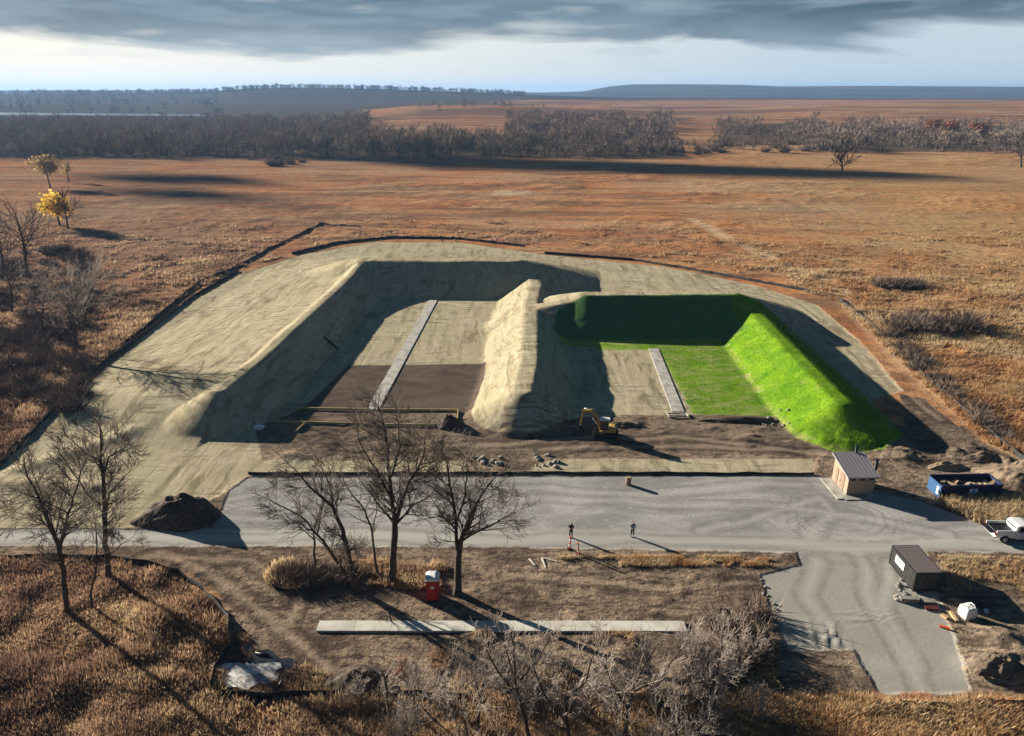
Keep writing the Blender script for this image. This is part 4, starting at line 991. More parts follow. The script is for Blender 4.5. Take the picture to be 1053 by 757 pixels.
# track ruts: small dug blocks at the end of the drive
# ------------------------------------------------------------------ trees
class Tubes:
    def __init__(s): s.V = []; s.F = []; s.n = 0
    def add(s, pts, rad, k):
        pts = [Vector(p) for p in pts]
        for i, p in enumerate(pts):
            d = (pts[min(i+1, len(pts)-1)]-pts[max(i-1, 0)])
            if d.length < 1e-6: d = Vector((0, 0, 1))
            d.normalize(); a = d.orthogonal().normalized() if i == 0 else (pa-d*pa.dot(d)).normalized()
            pa = a; b = d.cross(a)
            for q in range(k):
                t_ = 2*math.pi*q/k; s.V.append(p+(a*math.cos(t_)+b*math.sin(t_))*rad[i])
        for i in range(len(pts)-1):
            for q in range(k):
                A = s.n+i*k+q; B = s.n+i*k+(q+1) % k; s.F.append((A, B, B+k, A+k))
        s.n += len(pts)*k
    def build(s, name, m, parent=None):
        if not s.F: return None
        return add_np_mesh(name, [tuple(v) for v in s.V], s.F, m, smooth=True, parent=parent)
def grow(T, tw, p, d, L_, r, lvl, rnd, up=.12, spread=.75, minr=.012, dens=1.0):
    n = 5 if lvl > 1 else 3; pts = [p.copy()]; rad = [r]; q = p.copy(); dd = d.normalized()
    for i in range(n):
        dd = (dd+Vector((rnd.gauss(0, .13), rnd.gauss(0, .13), rnd.gauss(0, .10)+up*.35))).normalized()
        q = q+dd*L_/n; pts.append(q.copy()); rad.append(max(minr, r*(1-.6*(i+1)/n)))
    (T if r > .05 else tw).add(pts, rad, 6 if r > .12 else (4 if r > .04 else 3))
    if lvl <= 0: return
    nb = int(rnd.choice((3, 4, 4, 5))*dens+.5)
    for j in range(nb):
        f = .25+.75*(j+rnd.random()*.8)/nb; idx = min(n-1, int(f*n)); bp = pts[idx].lerp(pts[idx+1], f*n-idx) if idx < n else pts[-1]
        base_d = (pts[idx+1]-pts[idx]).normalized(); a = rnd.uniform(0, 2*math.pi); o_ = base_d.orthogonal().normalized(); o2 = base_d.cross(o_)
        side = o_*math.cos(a)+o2*math.sin(a); nd = (base_d*(1-spread*.35)+side*spread*rnd.uniform(.6, 1.1)+Vector((0, 0, up))).normalized()
        grow(T, tw, bp, nd, L_*rnd.uniform(.45, .72), max(minr, r*(1-.6*f)*.62), lvl-1, rnd, up, spread, minr, dens)
    grow(T, tw, pts[-1], dd, L_*.6, max(minr, rad[-1]), lvl-1, rnd, up, spread, minr, dens)
def px_tree(paths, base_uv, label, seed, lvl=3, twl=2.2, name='bare_tree', group=None, depthj=.25, minr=.014, tm='twig', step=.9, dens=1.0):
    """main limbs follow pixel paths laid in depth around the trunk; twigs grow from them. path: [(u,v,r)...]"""
    bx, by = at(*base_uv); z0 = hz(bx, by); o = thing(name, (bx, by, z0), label, 'tree', group); rnd = random.Random(seed)
    T = Tubes(); tw = Tubes()
    for pi, path in enumerate(paths):
        ex = path[0][3] if len(path[0]) > 3 else 0.0; pts = []
        dj = rnd.uniform(-1, 1)*depthj
        acc = 0
        for i, pnt in enumerate(path):
            u, v, r = pnt[:3]
            dy = (ex if len(pnt) < 4 else pnt[3])
            if i > 0 and len(pnt) < 4: dy = pts[-1][0].y+dj*math.dist(path[i][:2], path[i-1][:2])*.09
            Y = by+dy; z = zat(Y, v); x = xat(u, Y, z)
            pts.append((Vector((x-bx, dy, z-z0)), r))
        # subdivide with wobble
        fp = []; fr = []
        for (p, r), (q, s_) in zip(pts, pts[1:]):
            n = max(1, int((q-p).length/.8))
            for k in range(n):
                w_ = Vector((rnd.gauss(0, .04), rnd.gauss(0, .06), rnd.gauss(0, .03))) if fp else Vector()
                fp.append(p.lerp(q, k/n)+w_); fr.append(r+(s_-r)*k/n)
        fp.append(pts[-1][0]); fr.append(pts[-1][1])
        if pi == 0: fp[0].z -= .2; fr[0] *= 1.5
        T.add(fp, fr, 8)
        for k in range(1, len(fp)):
            if fr[k] > path[0][2]*.8 and pi == 0: continue
            d = (fp[k]-fp[k-1]).normalized()
            for _ in range(2 if rnd.random() < .55*dens else 1):
                a = rnd.uniform(0, 2*math.pi); o_ = d.orthogonal().normalized(); o2 = d.cross(o_)
                nd = (d*.55+(o_*math.cos(a)+o2*math.sin(a))*.9+Vector((0, 0, .15))).normalized()
                grow(T, tw, fp[k], nd, twl*rnd.uniform(.6, 1.15)*(.55+.45*min(1, fr[k]/.08)), min(.06, fr[k]*.6), lvl-1, rnd, .12, .8, minr, dens)
        grow(T, tw, fp[-1], (fp[-1]-fp[-2]).normalized(), twl*.9, fr[-1], lvl-1, rnd, .1, .8, minr, dens)
    T.build('trunk', MAT['bark'], o)
    tw.build('crown', MAT[tm], o)
    return o
TD = 1.45
px_tree([[(404, 600, .34, 0), (405, 560, .30), (406, 541, .28)],
         [(406, 541, .22, 0), (402, 510, .18), (400, 485, .15), (398, 455, .10), (393, 430, .06)],
         [(406, 541, .20, 0), (414, 515, .15), (420, 498, .12), (432, 478, .08), (437, 462, .05)],
         [(403, 512, .14, 0), (393, 494, .11), (382, 475, .07), (370, 455, .05)],
         [(406, 539, .12, 0), (390, 520, .08), (380, 505, .05)],
         [(408, 538, .12, 0), (425, 520, .09), (443, 508, .05)],
         [(402, 490, .10, 0), (412, 460, .07), (410, 440, .04)]], (404, 600), 'tallest bare tree in the middle, straight trunk beside the red toilet', 11, 3, 2.3, minr=.017, dens=1.3)
px_tree([[(470, 612, .33, 0), (471, 575, .29), (473, 559, .27)],
         [(470, 566, .17, 0), (468, 530, .14), (463, 500, .10), (460, 478, .06)],
         [(473, 559, .2, 0), (482, 535, .15), (490, 518, .11), (502, 500, .07), (512, 488, .05)],
         [(475, 556, .13, 0), (492, 546, .10), (512, 537, .06), (522, 530, .04)],
         [(469, 545, .10, 0), (456, 530, .07), (447, 518, .04)],
         [(470, 535, .10, 0), (478, 510, .07), (480, 490, .04)]], (470, 612), 'wide bare tree right of the red toilet with forked trunk', 23, 3, 2.3, minr=.017, dens=1.3)
px_tree([[(366, 606, .30, 0), (360, 575, .22), (352, 545, .18), (342, 522, .15), (330, 510, .11), (318, 500, .08), (306, 486, .05)],
         [(342, 522, .10, 0), (340, 500, .07), (332, 484, .04)],
         [(363, 600, .18, 0), (345, 575, .14), (332, 556, .11), (322, 545, .09), (308, 530, .07), (284, 518, .05)],
         [(326, 549, .08, 0), (330, 525, .06), (334, 512, .04)]], (366, 606), 'bare tree with twin leaning trunks left of the tallest tree', 31, 3, 1.9, minr=.017, dens=1.3)
px_tree([[(323, 586, .12, 0), (324, 560, .10), (322, 548, .08), (330, 520, .05)], [(323, 555, .06, 0), (312, 545, .04), (302, 552, .03)]], (323, 586), 'small slender bare tree leftmost of the roadside group', 37, 2, 1.6)
px_tree([[(388, 594, .13, 0), (385, 565, .11), (383, 548, .10), (375, 525, .08), (358, 503, .05)], [(383, 548, .06, 0), (387, 525, .04), (386, 505, .03)]], (388, 594), 'thin bare tree just left of the tallest tree trunk', 41, 2, 1.8)
px_tree([[(70, 636, .24, 0), (66, 600, .20), (62, 568, .18), (50, 538, .14), (40, 512, .10), (28, 490, .06)],
         [(62, 568, .14, 0), (68, 535, .11), (76, 512, .07), (82, 490, .05)], [(57, 552, .07, 0), (62, 525, .05), (66, 512, .03)], [(44, 522, .06, 0), (32, 530, .04), (20, 528, .03)]], (70, 636), 'bare forked tree nearest the left edge in the brushy field', 43, 3, 2.0, minr=.017, dens=1.3)
px_tree([[(112, 597, .28, 0), (109, 560, .22), (107, 520, .18), (106, 490, .15), (104, 472, .12), (103, 440, .05)],
         [(106, 490, .11, 0), (112, 470, .08), (125, 462, .05)], [(104, 520, .10, 0), (90, 508, .08), (82, 495, .06), (68, 476, .04)],
         [(108, 540, .10, 0), (112, 508, .07), (128, 490, .05)], [(104, 476, .08, 0), (88, 465, .06), (76, 455, .04)], [(110, 572, .07, 0), (124, 560, .05), (132, 556, .03)]], (112, 597), 'taller bare tree at left with trunk reaching over the straw apron', 47, 3, 2.0, minr=.017, dens=1.3)
px_tree([[(93, 632, .12, 0), (96, 600, .10), (99, 580, .08), (99, 550, .05)], [(98, 585, .05, 0), (105, 570, .03)]], (93, 632), 'thin crooked bare tree between the two left trees', 53, 2, 1.5)
# tall open crowns rising from the bottom edge
px_tree([[(548, 775, .16, 0), (538, 730, .13), (530, 700, .10), (528, 672, .06)], [(534, 715, .08, 0), (512, 690, .06), (500, 668, .04)], [(532, 705, .08, 0), (552, 680, .06), (566, 655, .04)], [(531, 700, .06, 0), (520, 670, .04), (515, 650, .03)]], (548, 775), 'open bare tree crown rising below the middle of the white walk', 101, 3, 1.5, tm='greytwig', minr=.014, dens=1.0)
px_tree([[(640, 785, .17, 0), (645, 735, .13), (652, 705, .10), (665, 680, .06)], [(646, 730, .09, 0), (628, 700, .06), (618, 672, .04)], [(650, 712, .08, 0), (680, 695, .06), (700, 668, .04)]], (640, 785), 'spreading bare tree crown below the right end of the white walk', 103, 3, 1.6, tm='greytwig', minr=.014, dens=1.0)
px_tree([[(590, 800, .17, 0), (584, 750, .13), (580, 720, .10), (590, 685, .05)], [(583, 745, .08, 0), (560, 715, .06), (550, 690, .04)], [(580, 722, .08, 0), (602, 700, .06), (612, 670, .03)]], (590, 800), 'bare tree with pale branches between the two open crowns at the bottom', 105, 3, 1.5, tm='greytwig', minr=.014, dens=1.0)
px_tree([[(720, 770, .15, 0), (722, 730, .12), (735, 700, .08), (742, 665, .05)], [(722, 728, .08, 0), (705, 700, .06), (712, 672, .04)]], (720, 770), 'bare tree crown left of the dirt square by the drive', 107, 3, 1.4, tm='greytwig', minr=.014, dens=1.0)
px_tree([[(398, 730, .10, 0), (398, 705, .08), (392, 688, .04)], [(398, 715, .06, 0), (412, 698, .04), (418, 684, .03)]], (398, 730), 'small white branched bare tree before the dark foreground heap', 109, 3, 1.0, tm='greytwig', minr=.014, dens=.9)
# left middle distance
px_tree([[(44, 345, .25, 0), (43, 325, .2), (46, 305, .1)], [(43, 330, .12, 0), (34, 314, .07)]], (44, 345), 'small grey bare tree in the brush left of the spreading grey tree', 111, 2, 4.0, tm='greytwig', minr=.03)
px_tree([[(12, 322, .25, 0), (12, 302, .2), (8, 285, .1)], [(12, 308, .12, 0), (22, 294, .07)]], (12, 322), 'grey bare tree in the brush near the left edge below the dark bare tree', 113, 2, 4.0, tm='greytwig', minr=.03)
px_tree([[(77, 364, .35, 0), (77, 345, .3), (78, 325, .22), (80, 300, .12)], [(78, 330, .18, 0), (66, 312, .10), (60, 300, .06)], [(78, 325, .16, 0), (90, 308, .09), (95, 296, .05)]], (77, 364), 'greyish spreading bare tree in the left prairie beside the silt fence corner', 59, 3, 4.2, tm='greytwig', minr=.028)
px_tree([[(28, 284, .4, 0), (26, 262, .32), (23, 245, .22), (18, 228, .12)], [(25, 255, .18, 0), (34, 240, .10)], [(25, 250, .15, 0), (15, 240, .08)]], (28, 284), 'dark bare tree by the left edge below the yellow tree', 61, 2, 5.0, minr=.05)
px_tree([[(3, 282, .3, 0), (2, 262, .2), (0, 248, .1)]], (3, 282), 'dark bare tree cut by the left frame edge', 67, 2, 5.0, minr=.05)

def leaf_cloud(n, cen_, rad_, s, rnd_, squash=.8):
    V = []; F = []; tone = []
    k = max(6, n//45); cl_ = []
    for _ in range(k):
        d = rnd_.normal(size=3); d /= np.linalg.norm(d); cl_.append(d*rnd_.uniform(.35, .95))
    for i in range(n):
        c = cl_[rnd_.integers(k)]+rnd_.normal(size=3)*.2
        p = cen_+c*rad_*np.array([1, 1, squash]); a = rnd_.normal(size=3); a /= np.linalg.norm(a); b = np.cross(a, rnd_.normal(size=3)); b /= np.linalg.norm(b)
        q = len(V); V += [p+a*s, p-a*s*.4+b*s*.7, p-a*s*.4-b*s*.7]; F.append((q, q+1, q+2)); tone.append(rnd_.random())
    return np.array(V), np.array(F), tone
MAT['yleaf'] = attr_mat('yellow_leaves', [(0, (.55, .34, .03)), (.6, (.85, .58, .07)), (1, (.92, .72, .18))], transl=.5)
MAT['oleaf'] = attr_mat('olive_leaves', [(0, (.26, .18, .07)), (.6, (.46, .33, .13)), (1, (.58, .44, .2))], transl=.4)
MAT['rleaf'] = attr_mat('russet_leaves', [(0, (.10, .03, .02)), (.6, (.25, .08, .04)), (1, (.36, .13, .05))])
MAT['wleaf'] = attr_mat('pale_leaves', [(0, (.30, .30, .28)), (1, (.6, .6, .55))])
MAT['fartwig'] = attr_mat('far_twigs', [(0, (.09, .075, .065)), (.5, (.22, .185, .16)), (1, (.42, .37, .32))])
def leafy(u, v, vtop, wpx, lm, label, seed, n=900, trunkr=.3):
    bx, by = at(u, v); z0 = hz(bx, by); o = thing('leafy_tree', (bx, by, z0), label, 'tree'); rnd = random.Random(seed)
    Ht = zat(by, vtop)-z0; rw = wpx/FPX*by*.5
    T = Tubes(); tw = Tubes(); tb = Ht*.42
    T.add([Vector((0, 0, -.3)), Vector((-.1, 0, tb*.5)), Vector((-.3, 0, tb)), Vector((-.3, 0, Ht*.7))], [trunkr*1.3, trunkr, trunkr*.8, trunkr*.3], 8)
    for k in range(7): grow(T, tw, Vector((-.25, 0, tb*(.8+.1*k))), Vector((rnd.uniform(-1, 1), rnd.uniform(-1, 1), .8)), rw*1.0, trunkr*.4, 1, rnd, .15, .8, .04)
    T.build('trunk', MAT['bark'], o); tw.build('twigs', MAT['twig'], o)
    V, F, tn = leaf_cloud(n, np.array([-.3, 0, Ht*.68]), rw*1.0, .30*rw/4+.16, np.random.default_rng(seed), Ht*.34/rw)
    add_np_mesh('crown', V, F, MAT[lm], tn, parent=o); return o
leafy(62, 233, 200, 26, 'yleaf', 'bright yellow leaved tree on the left prairie', 1, 1500)
leafy(52, 194, 160, 28, 'oleaf', 'olive tan tree behind the bright yellow tree', 2, 1100)
leafy(71, 187, 166, 14, 'oleaf', 'smaller thin olive tree right of the olive tan tree', 3, 350)
leafy(17, 162, 145, 14, 'wleaf', 'pale silvery tree in front of the woods at far left', 4, 400)
px_tree([[(70, 236, .3, 0), (68, 222, .2), (66, 210, .1)], [(69, 226, .12, 0), (76, 214, .06)]], (70, 236), 'low grey bare tree right beside the yellow tree', 71, 2, 4.0, tm='greytwig', minr=.06)
px_tree([[(866, 176, .6, 0), (866, 165, .35), (865, 152, .12)], [(866, 172, .3, 0), (872, 166, .15)], [(866, 172, .3, 0), (861, 166, .15)]], (866, 176), 'lone bare tree on the golden prairie before the right woods', 73, 2, 5.0, minr=.12)
px_tree([[(160, 162, .5, 0), (160, 154, .35), (159, 148, .15)]], (160, 162), 'lone bare tree in front of the woods at left', 79, 2, 7.0, minr=.12, tm='greytwig')
px_tree([[(374, 310, .1, 0)]+[(374, 300, .06)]], (374, 310), 'bare sapling', 5, 1, 1) if False else None
px_tree([[(882, 308, .12, 0), (882, 298, .08), (882, 290, .05)]], (882, 308), 'small reddish bare sapling on the right beyond the apron', 83, 1, 2.0, minr=.05)
px_tree([[(1050, 172, .6, 0), (1050, 160, .4), (1051, 150, .2)]], (1050, 172), 'bare tree at the right frame edge before the woods', 89, 2, 7.0, minr=.15, tm='greytwig')

# far bare trees
def far_tree_proto(seed, Ht, lean=0):
    r = np.random.default_rng(seed); V = []; F = []; tone = []
    def sliver(a, b, w, tn):
        d = b-a; s = np.cross(d, r.normal(size=3)); s = s/np.linalg.norm(s)*w; q = len(V); V.extend([a-s, a+s, b]); F.append((q, q+1, q+2)); tone.append(tn)
    for k in range(3):
        a = k*2.1; s = np.array([math.cos(a), math.sin(a), 0])*.28; q = len(V); V.extend([-s, s, s*.4+np.array([0, 0, Ht*.55]), ]); F.append((q, q+1, q+2)); tone.append(.05)
        V.extend([-s, s*.4+np.array([0, 0, Ht*.55]), -s*.4+np.array([0, 0, Ht*.55])]); F.append((q+3, q+4, q+5)); tone.append(.05)
    rw = Ht*r.uniform(.34, .46)
    for i in range(16):
        a = r.uniform(0, 2*math.pi); h = Ht*r.uniform(.22, .5); b0 = np.array([0, 0, h]); e = b0+np.array([math.cos(a)*rw*r.uniform(.4, .95), math.sin(a)*rw*r.uniform(.4, .95), Ht*r.uniform(.15, .48)])
        e[2] = min(e[2], Ht*.98); sliver(b0, e, .16, r.uniform(.1, .35))
        for j in range(9):
            f = r.uniform(.35, 1); p = b0+(e-b0)*f; dd = (e-b0)/np.linalg.norm(e-b0)*.5+r.normal(size=3)*.6+np.array([0, 0, .5]); q = p+dd*Ht*r.uniform(.10, .2); q[2] = min(q[2], Ht*1.03)
            sliver(p, q, .13, r.uniform(.2, 1.0))
    for i in range(46):
        a = r.uniform(0, 2*math.pi); rr = rw*r.uniform(.1, 1.1); p = np.array([math.cos(a)*rr, math.sin(a)*rr, 0]); sliver(p, p+np.array([r.normal()*.8, r.normal()*.8, Ht*r.uniform(.12, .42)]), .16, r.uniform(0, .5))
    return np.array(V, float), np.array(F), np.array(tone)
protos = [far_tree_proto(s, h) for s, h in ((1, 12.5), (2, 10.5), (3, 14), (4, 9.5), (5, 12), (6, 8))]
def mesh_of(pr, m, name='tree'):
    o = add_np_mesh(name, pr[0], pr[1], m, pr[2]); me = o.data; bpy.data.objects.remove(o); return me
pmesh = [mesh_of(p, MAT['fartwig']) for p in protos]
r = random.Random(99); cand = []
def belt(u0, u1, v0, v1, n, smin=.8, smax=1.15, tag_=0):
    # uniform in ground area
    xs = [at(u0, v1)[0], at(u1, v1)[0], at(u0, v0)[0], at(u1, v0)[0]]; Y1 = at(0, v0)[1]; Y0 = at(0, v1)[1]; k = 0
    while k < n:
        Y = r.uniform(Y0, Y1); x = r.uniform(min(xs), max(xs)); z = 0
        u = 526.5+FPX*x/(Y*math.cos(TH)+CAMH*math.sin(TH))
        if u0 <= u <= u1:
            cand.append((x, Y, r.uniform(smin, smax), tag_)); k += 1
belt(-70, 700, 154, 162.5, 330, .5, 1.15)
belt(-70, 380, 127, 155, 1700, .5, 1.3)
belt(370, 540, 142, 156, 280, .5, 1.3)
belt(520, 690, 128, 155, 560, .45, 1.3)
belt(640, 840, 146, 157, 90, .3, .6)
belt(736, 838, 132, 150, 130, .5, 1.4)
belt(842, 1110, 136, 158, 420, .5, 1.35)
belt(430, 560, 120, 127, 20, .6, 1.0)
xy = np.array([(c[0], c[1]) for c in cand]); zz = H0(xy[:, 0], xy[:, 1])
# thin the ones crowding each other
cell = {}; keep = []
for i, c in enumerate(cand):
    key = (round(c[0]/6), round(c[1]/7))
    if key in cell or (c[0] > -40 and mnoise.noise(Vector((c[0]*.022, c[1]*.016, 4))) < -.16): continue
    cell[key] = 1; keep.append(i)
keep.sort(key=lambda i: cand[i][1])
ind = keep[:290]; rest = keep[290:]
for i in ind:
    x, y, s, _ = cand[i]; o = bpy.data.objects.new('bare_tree', pmesh[r.randrange(5)]); C.objects.link(o)
    o.location = (x, y, zz[i]-.2); o.scale = (s*r.uniform(.9, 1.2),)*2+(s,); o.rotation_euler = (0, 0, r.uniform(0, 6.28))
    side = 'left half' if x < -60 else ('right woods' if x > 180 else 'centre')
    tagit(o, {'left half': 'grey leafless tree in the front row of the distant creek woods at left', 'centre': 'grey leafless tree in the front row of the distant creek woods at centre', 'right woods': 'grey leafless tree in the separate woods at far right'}[side], 'tree', 'far creek trees '+side)
def bake(idx, name, label, m, sc_=1.0, tonemul=1.0):
    VV = []; FF = []; TT = []; n = 0
    for i in idx:
        x, y, s, _ = cand[i]; V, F, tn = protos[r.randrange(5)]; a = r.uniform(0, 6.28); ca, sa = math.cos(a), math.sin(a); s *= sc_
        W_ = np.stack([(V[:, 0]*ca-V[:, 1]*sa)*s*1.15+x, (V[:, 0]*sa+V[:, 1]*ca)*s*1.15+y, V[:, 2]*s+zz[i]-.2], 1)
        VV.append(W_); FF.append(F+n); TT.append(np.clip(tn*r.uniform(.6, 1.2), 0, 1)); n += len(V)
    o = add_np_mesh(name, np.concatenate(VV), np.concatenate(FF), m, np.concatenate(TT)); tagit(o, label, 'woods', None, 'stuff')
bake(rest, 'creek_woods', 'mass of grey leafless woods along the distant creek', MAT['fartwig'])
# dark woods on the far left mound, bigger spacing
cand2 = []
for _ in range(900):
    Y = 1300+1900*r.random()**.8; u = r.uniform(-60, 540); Y = Y if u < 230 and r.random() < .5 else r.uniform(2500, 2760); x = (u-526.5)/FPX*(Y*math.cos(TH)+15)
    if u > 340 and Y < 1800: continue
    cand2.append((x, Y, r.uniform(.9, 1.4), 0))
off0 = len(cand); cand += cand2; q = np.array([(c[0], c[1]) for c in cand2]); zz = np.concatenate([zz, H0(q[:, 0], q[:, 1])])
MAT['darktwig'] = attr_mat('dark_far_twigs', [(0, (.03, .035, .03)), (1, (.075, .078, .07))])
bake(range(off0, len(cand)), 'hill_woods', 'dark woods covering the low mound at far left', MAT['darktwig'], 1.0)
# russet oaks in the right woods
for (u, v, vt, w_, lab) in ((958, 146, 121, 22, 'reddish brown leaved oak rising over the right woods'), (976, 147, 123, 20, 'dark russet oak right of the reddish one'), (1004, 147, 126, 24, 'broad dark russet oak in the right woods')):
    o = leafy(u, v, vt, w_, 'rleaf', lab, int(u), 700, .5)
leafy(312, 163, 152, 14, 'oleaf', 'tan brown leafy tree at the foot of the left woods', 312, 300, .3)

# shrubs
def shrub_mesh(seed, n=160, s=1.0):
    r_ = np.random.default_rng(seed); V = []; F = []; tone = []
    for i in range(n):
        a = r_.uniform(0, 6.28); rr = r_.uniform(0, 1)**.7; b = np.array([math.cos(a)*rr*.5, math.sin(a)*rr*.5, 0]); d = np.array([math.cos(a)*rr, math.sin(a)*rr, r_.uniform(.7, 1.3)])+r_.normal(size=3)*.25
        e = b+d*r_.uniform(.7, 1.2); sd = np.cross(d, r_.normal(size=3)); sd = sd/np.linalg.norm(sd)*.035
        q = len(V); V += [b-sd, b+sd, e]; F.append((q, q+1, q+2)); tone.append(r_.random())
        m_ = b+(e-b)*.5; e2 = m_+(r_.normal(size=3)*.35+np.array([0, 0, .35])); q = len(V); V += [m_-sd*.8, m_+sd*.8, e2]; F.append((q, q+1, q+2)); tone.append(r_.random())
    return np.array(V), np.array(F), np.array(tone)
MAT['shrub'] = attr_mat('shrub_twigs', [(0, (.10, .07, .06)), (.6, (.20, .15, .13)), (1, (.30, .24, .20))])
smesh = [mesh_of(shrub_mesh(s), MAT['shrub'], 'shrub') for s in (11, 12, 13, 14)]
def shrubs(n, fn, smin, smax, label, group, seed):
    r_ = random.Random(seed)
    for i in range(n):
        u, v = fn(r_); x, y = at(u, v); o = bpy.data.objects.new('shrub', smesh[r_.randrange(4)]); C.objects.link(o)
        s = r_.uniform(smin, smax); o.scale = (s*1.3, s*1.1, s); o.rotation_euler = (0, 0, r_.uniform(0, 6)); o.location = (x, y, hz(x, y)-.05); tagit(o, label, 'shrub', group)
shrubs(26, lambda q: (q.uniform(918, 1008), q.uniform(332, 344)), 1.4, 2.2, 'grey brown shrub in the long thicket on the right prairie', 'shrub thicket on the right prairie', 1)
shrubs(12, lambda q: (q.uniform(905, 945), q.uniform(292, 298)), 1.3, 2.0, 'grey shrub in the small patch above the right thicket', 'small shrub patch on the right prairie', 2)
shrubs(110, lambda q: (q.uniform(-10, 90), q.uniform(255, 430)), 1.0, 2.0, 'mauve grey shrub in the left prairie brush', 'shrubs in the left prairie', 3)
shrubs(40, lambda q: (lambda t: (905+t*130+q.uniform(-6, 6), 340+t*115+q.uniform(-5, 5)))(q.random()), .7, 1.3, 'weedy shrub along the right silt fence', 'weeds along the right fence', 4)
shrubs(12, lambda q: (q.uniform(278, 312), q.uniform(163, 171)), 2.0, 3.2, 'grey shrub at the foot of the left woods', 'shrubs at the woods foot', 5)
shrubs(36, lambda q: (q.uniform(640, 850), q.uniform(149, 160)), 2.4, 4.2, 'pale low shrub between the centre woods and right woods', 'pale shrubs between the woods', 6)
shrubs(22, lambda q: (q.uniform(282, 360), q.uniform(590, 606)), .7, 1.2, 'russet dry shrub under the roadside trees', 'dry shrubs under the roadside trees', 7)
shrubs(10, lambda q: (q.uniform(715, 790), q.uniform(625, 700)), .9, 1.6, 'grey shrub left of the approach drive', 'shrubs left of the drive', 8)

# thicket trees at the bottom of the frame
def thicket(u, v, Ht, label, seed, lean=0.0):
    bx, by = at(u, v); z0 = hz(bx, by); o = thing('thicket_tree', (bx, by, z0), label, 'tree', 'leafless thicket trees at the bottom'); rnd = random.Random(seed)
    T = Tubes(); tw = Tubes()
    big = Ht > 5
    for k in range(2 if big else rnd.choice((3, 4))):
        a = rnd.uniform(0, 6.28); grow(T, tw, Vector((math.cos(a)*.15, math.sin(a)*.15, -.1)), Vector((math.cos(a)*.45+lean, math.sin(a)*.45, 1.0)), Ht*.44, .10*Ht/6, 4 if big else 3, rnd, .10, .85, .013, .84 if big else .95)
    T.build('trunk', MAT['bark'], o); tw.build('crown', MAT['greytwig'], o); return o
thk = [(520, 695, 3.2), (650, 700, 3.2), (715, 680, 3.4), (545, 745, 5.6), (625, 735, 5.4), (455, 745, 6.2), (490, 760, 7.6), (530, 725, 5.2), (600, 740, 6.0), (668, 728, 5.4), (700, 768, 8.0), (725, 735, 5.2), (748, 700, 3.8), (765, 680, 3.6), (430, 712, 3.0), (400, 722, 2.6), (372, 726, 2.8), (505, 800, 8.0), (680, 812, 8.0), (420, 775, 4.6), (770, 745, 4.0), (745, 650, 2.8), (560, 700, 3.6)]
ords = 'first second third fourth fifth sixth seventh eighth ninth tenth eleventh twelfth thirteenth fourteenth fifteenth sixteenth seventeenth eighteenth nineteenth twentieth twenty-first twenty-second twenty-third twenty-fourth twenty-fifth twenty-sixth'.split()
for i, (u, v, h_) in enumerate(sorted(thk)):
    thicket(u, v, h_, '%s leafless grey thicket tree along the bottom, %s from the left' % ('low' if h_ < 4 else ('middling' if h_ < 6 else 'tall'), ords[i]), 300+i)

# ------------------------------------------------------------------ grass tufts
MAT['grass'] = attr_mat('dry_grass', [(0, (.14, .08, .05)), (.25, (.44, .21, .10)), (.5, (.52, .32, .17)), (.75, (.56, .41, .245)), (1, (.70, .58, .38))], transl=.45)
MAT['grassl'] = attr_mat('mauve_grass', [(0, (.11, .07, .055)), (.25, (.28, .165, .12)), (.5, (.40, .26, .175)), (.75, (.54, .38, .235)), (1, (.72, .57, .36))], transl=.45)
def tufts(n, fn, hmin, hmax, tfn, seed, name, label, blades=6, w=.07):
    r_ = np.random.default_rng(seed); x, y = fn(n, r_); n = len(x); z = H0(x, y)
    nb = blades; X = np.repeat(x, nb); Yy = np.repeat(y, nb); Z = np.repeat(z, nb); h = np.repeat(r_.uniform(hmin, hmax, n), nb)*r_.uniform(.6, 1.1, n*nb)
    a = r_.uniform(0, 6.28, n*nb); sp_ = r_.uniform(.1, .75, n*nb)*h; rb = r_.uniform(0, .28, n*nb)*h
    bx = X+np.cos(a)*rb; by = Yy+np.sin(a)*rb; ww = w*h/.7*r_.uniform(.6, 1.5, n*nb)
    px_ = -np.sin(a)*ww; py_ = np.cos(a)*ww
    V = np.stack([np.stack([bx-px_, by-py_, Z-.05], 1), np.stack([bx+px_, by+py_, Z-.05], 1), np.stack([bx+np.cos(a)*sp_+.15*h, by+np.sin(a)*sp_-.1*h, Z+h], 1)], 1).reshape(-1, 3)
    F = np.arange(len(V)).reshape(-1, 3)
    tone = np.clip(np.repeat(tfn(x, y, r_), nb)+r_.normal(0, .12, n*nb), 0, 1)
    o = add_np_mesh(name, V, F, MAT['grassl' if 'weeds' in label or 'trees' in label else 'grass'], tone); tagit(o, label, 'grass', None, 'stuff'); return o
def region(u0, u1, v0, v1, keepf=None):
    def fn(n, r_):
        xs = [at(u, v) for u in (u0, u1) for v in (v0, v1)]; Y0 = min(p[1] for p in xs); Y1 = max(p[1] for p in xs); X0 = min(p[0] for p in xs); X1 = max(p[0] for p in xs)
        x = r_.uniform(X0, X1, n*3); y = r_.uniform(Y0, Y1, n*3); u = 526.5+FPX*x/(y*math.cos(TH)+CAMH*math.sin(TH)); k = (u > u0) & (u < u1)
        if keepf is not None: k &= keepf(x, y)
        x = x[k][:n]; y = y[k][:n]; return x, y
    return fn
def outside(x, y): return (sdf_built(x, y) < -.6) & (fbm(x*.25, y*.25, 123, 3)+.35*np.random.default_rng(1).normal(size=x.shape) > -.25)
tone_l = lambda x, y, r_: .38+fbm(x*.12, y*.12, 60, 3)*.55+r_.normal(0, .12, len(x))
tone_r = lambda x, y, r_: .66+fbm(x*.08, y*.08, 61, 3)*.45+r_.normal(0, .12, len(x))
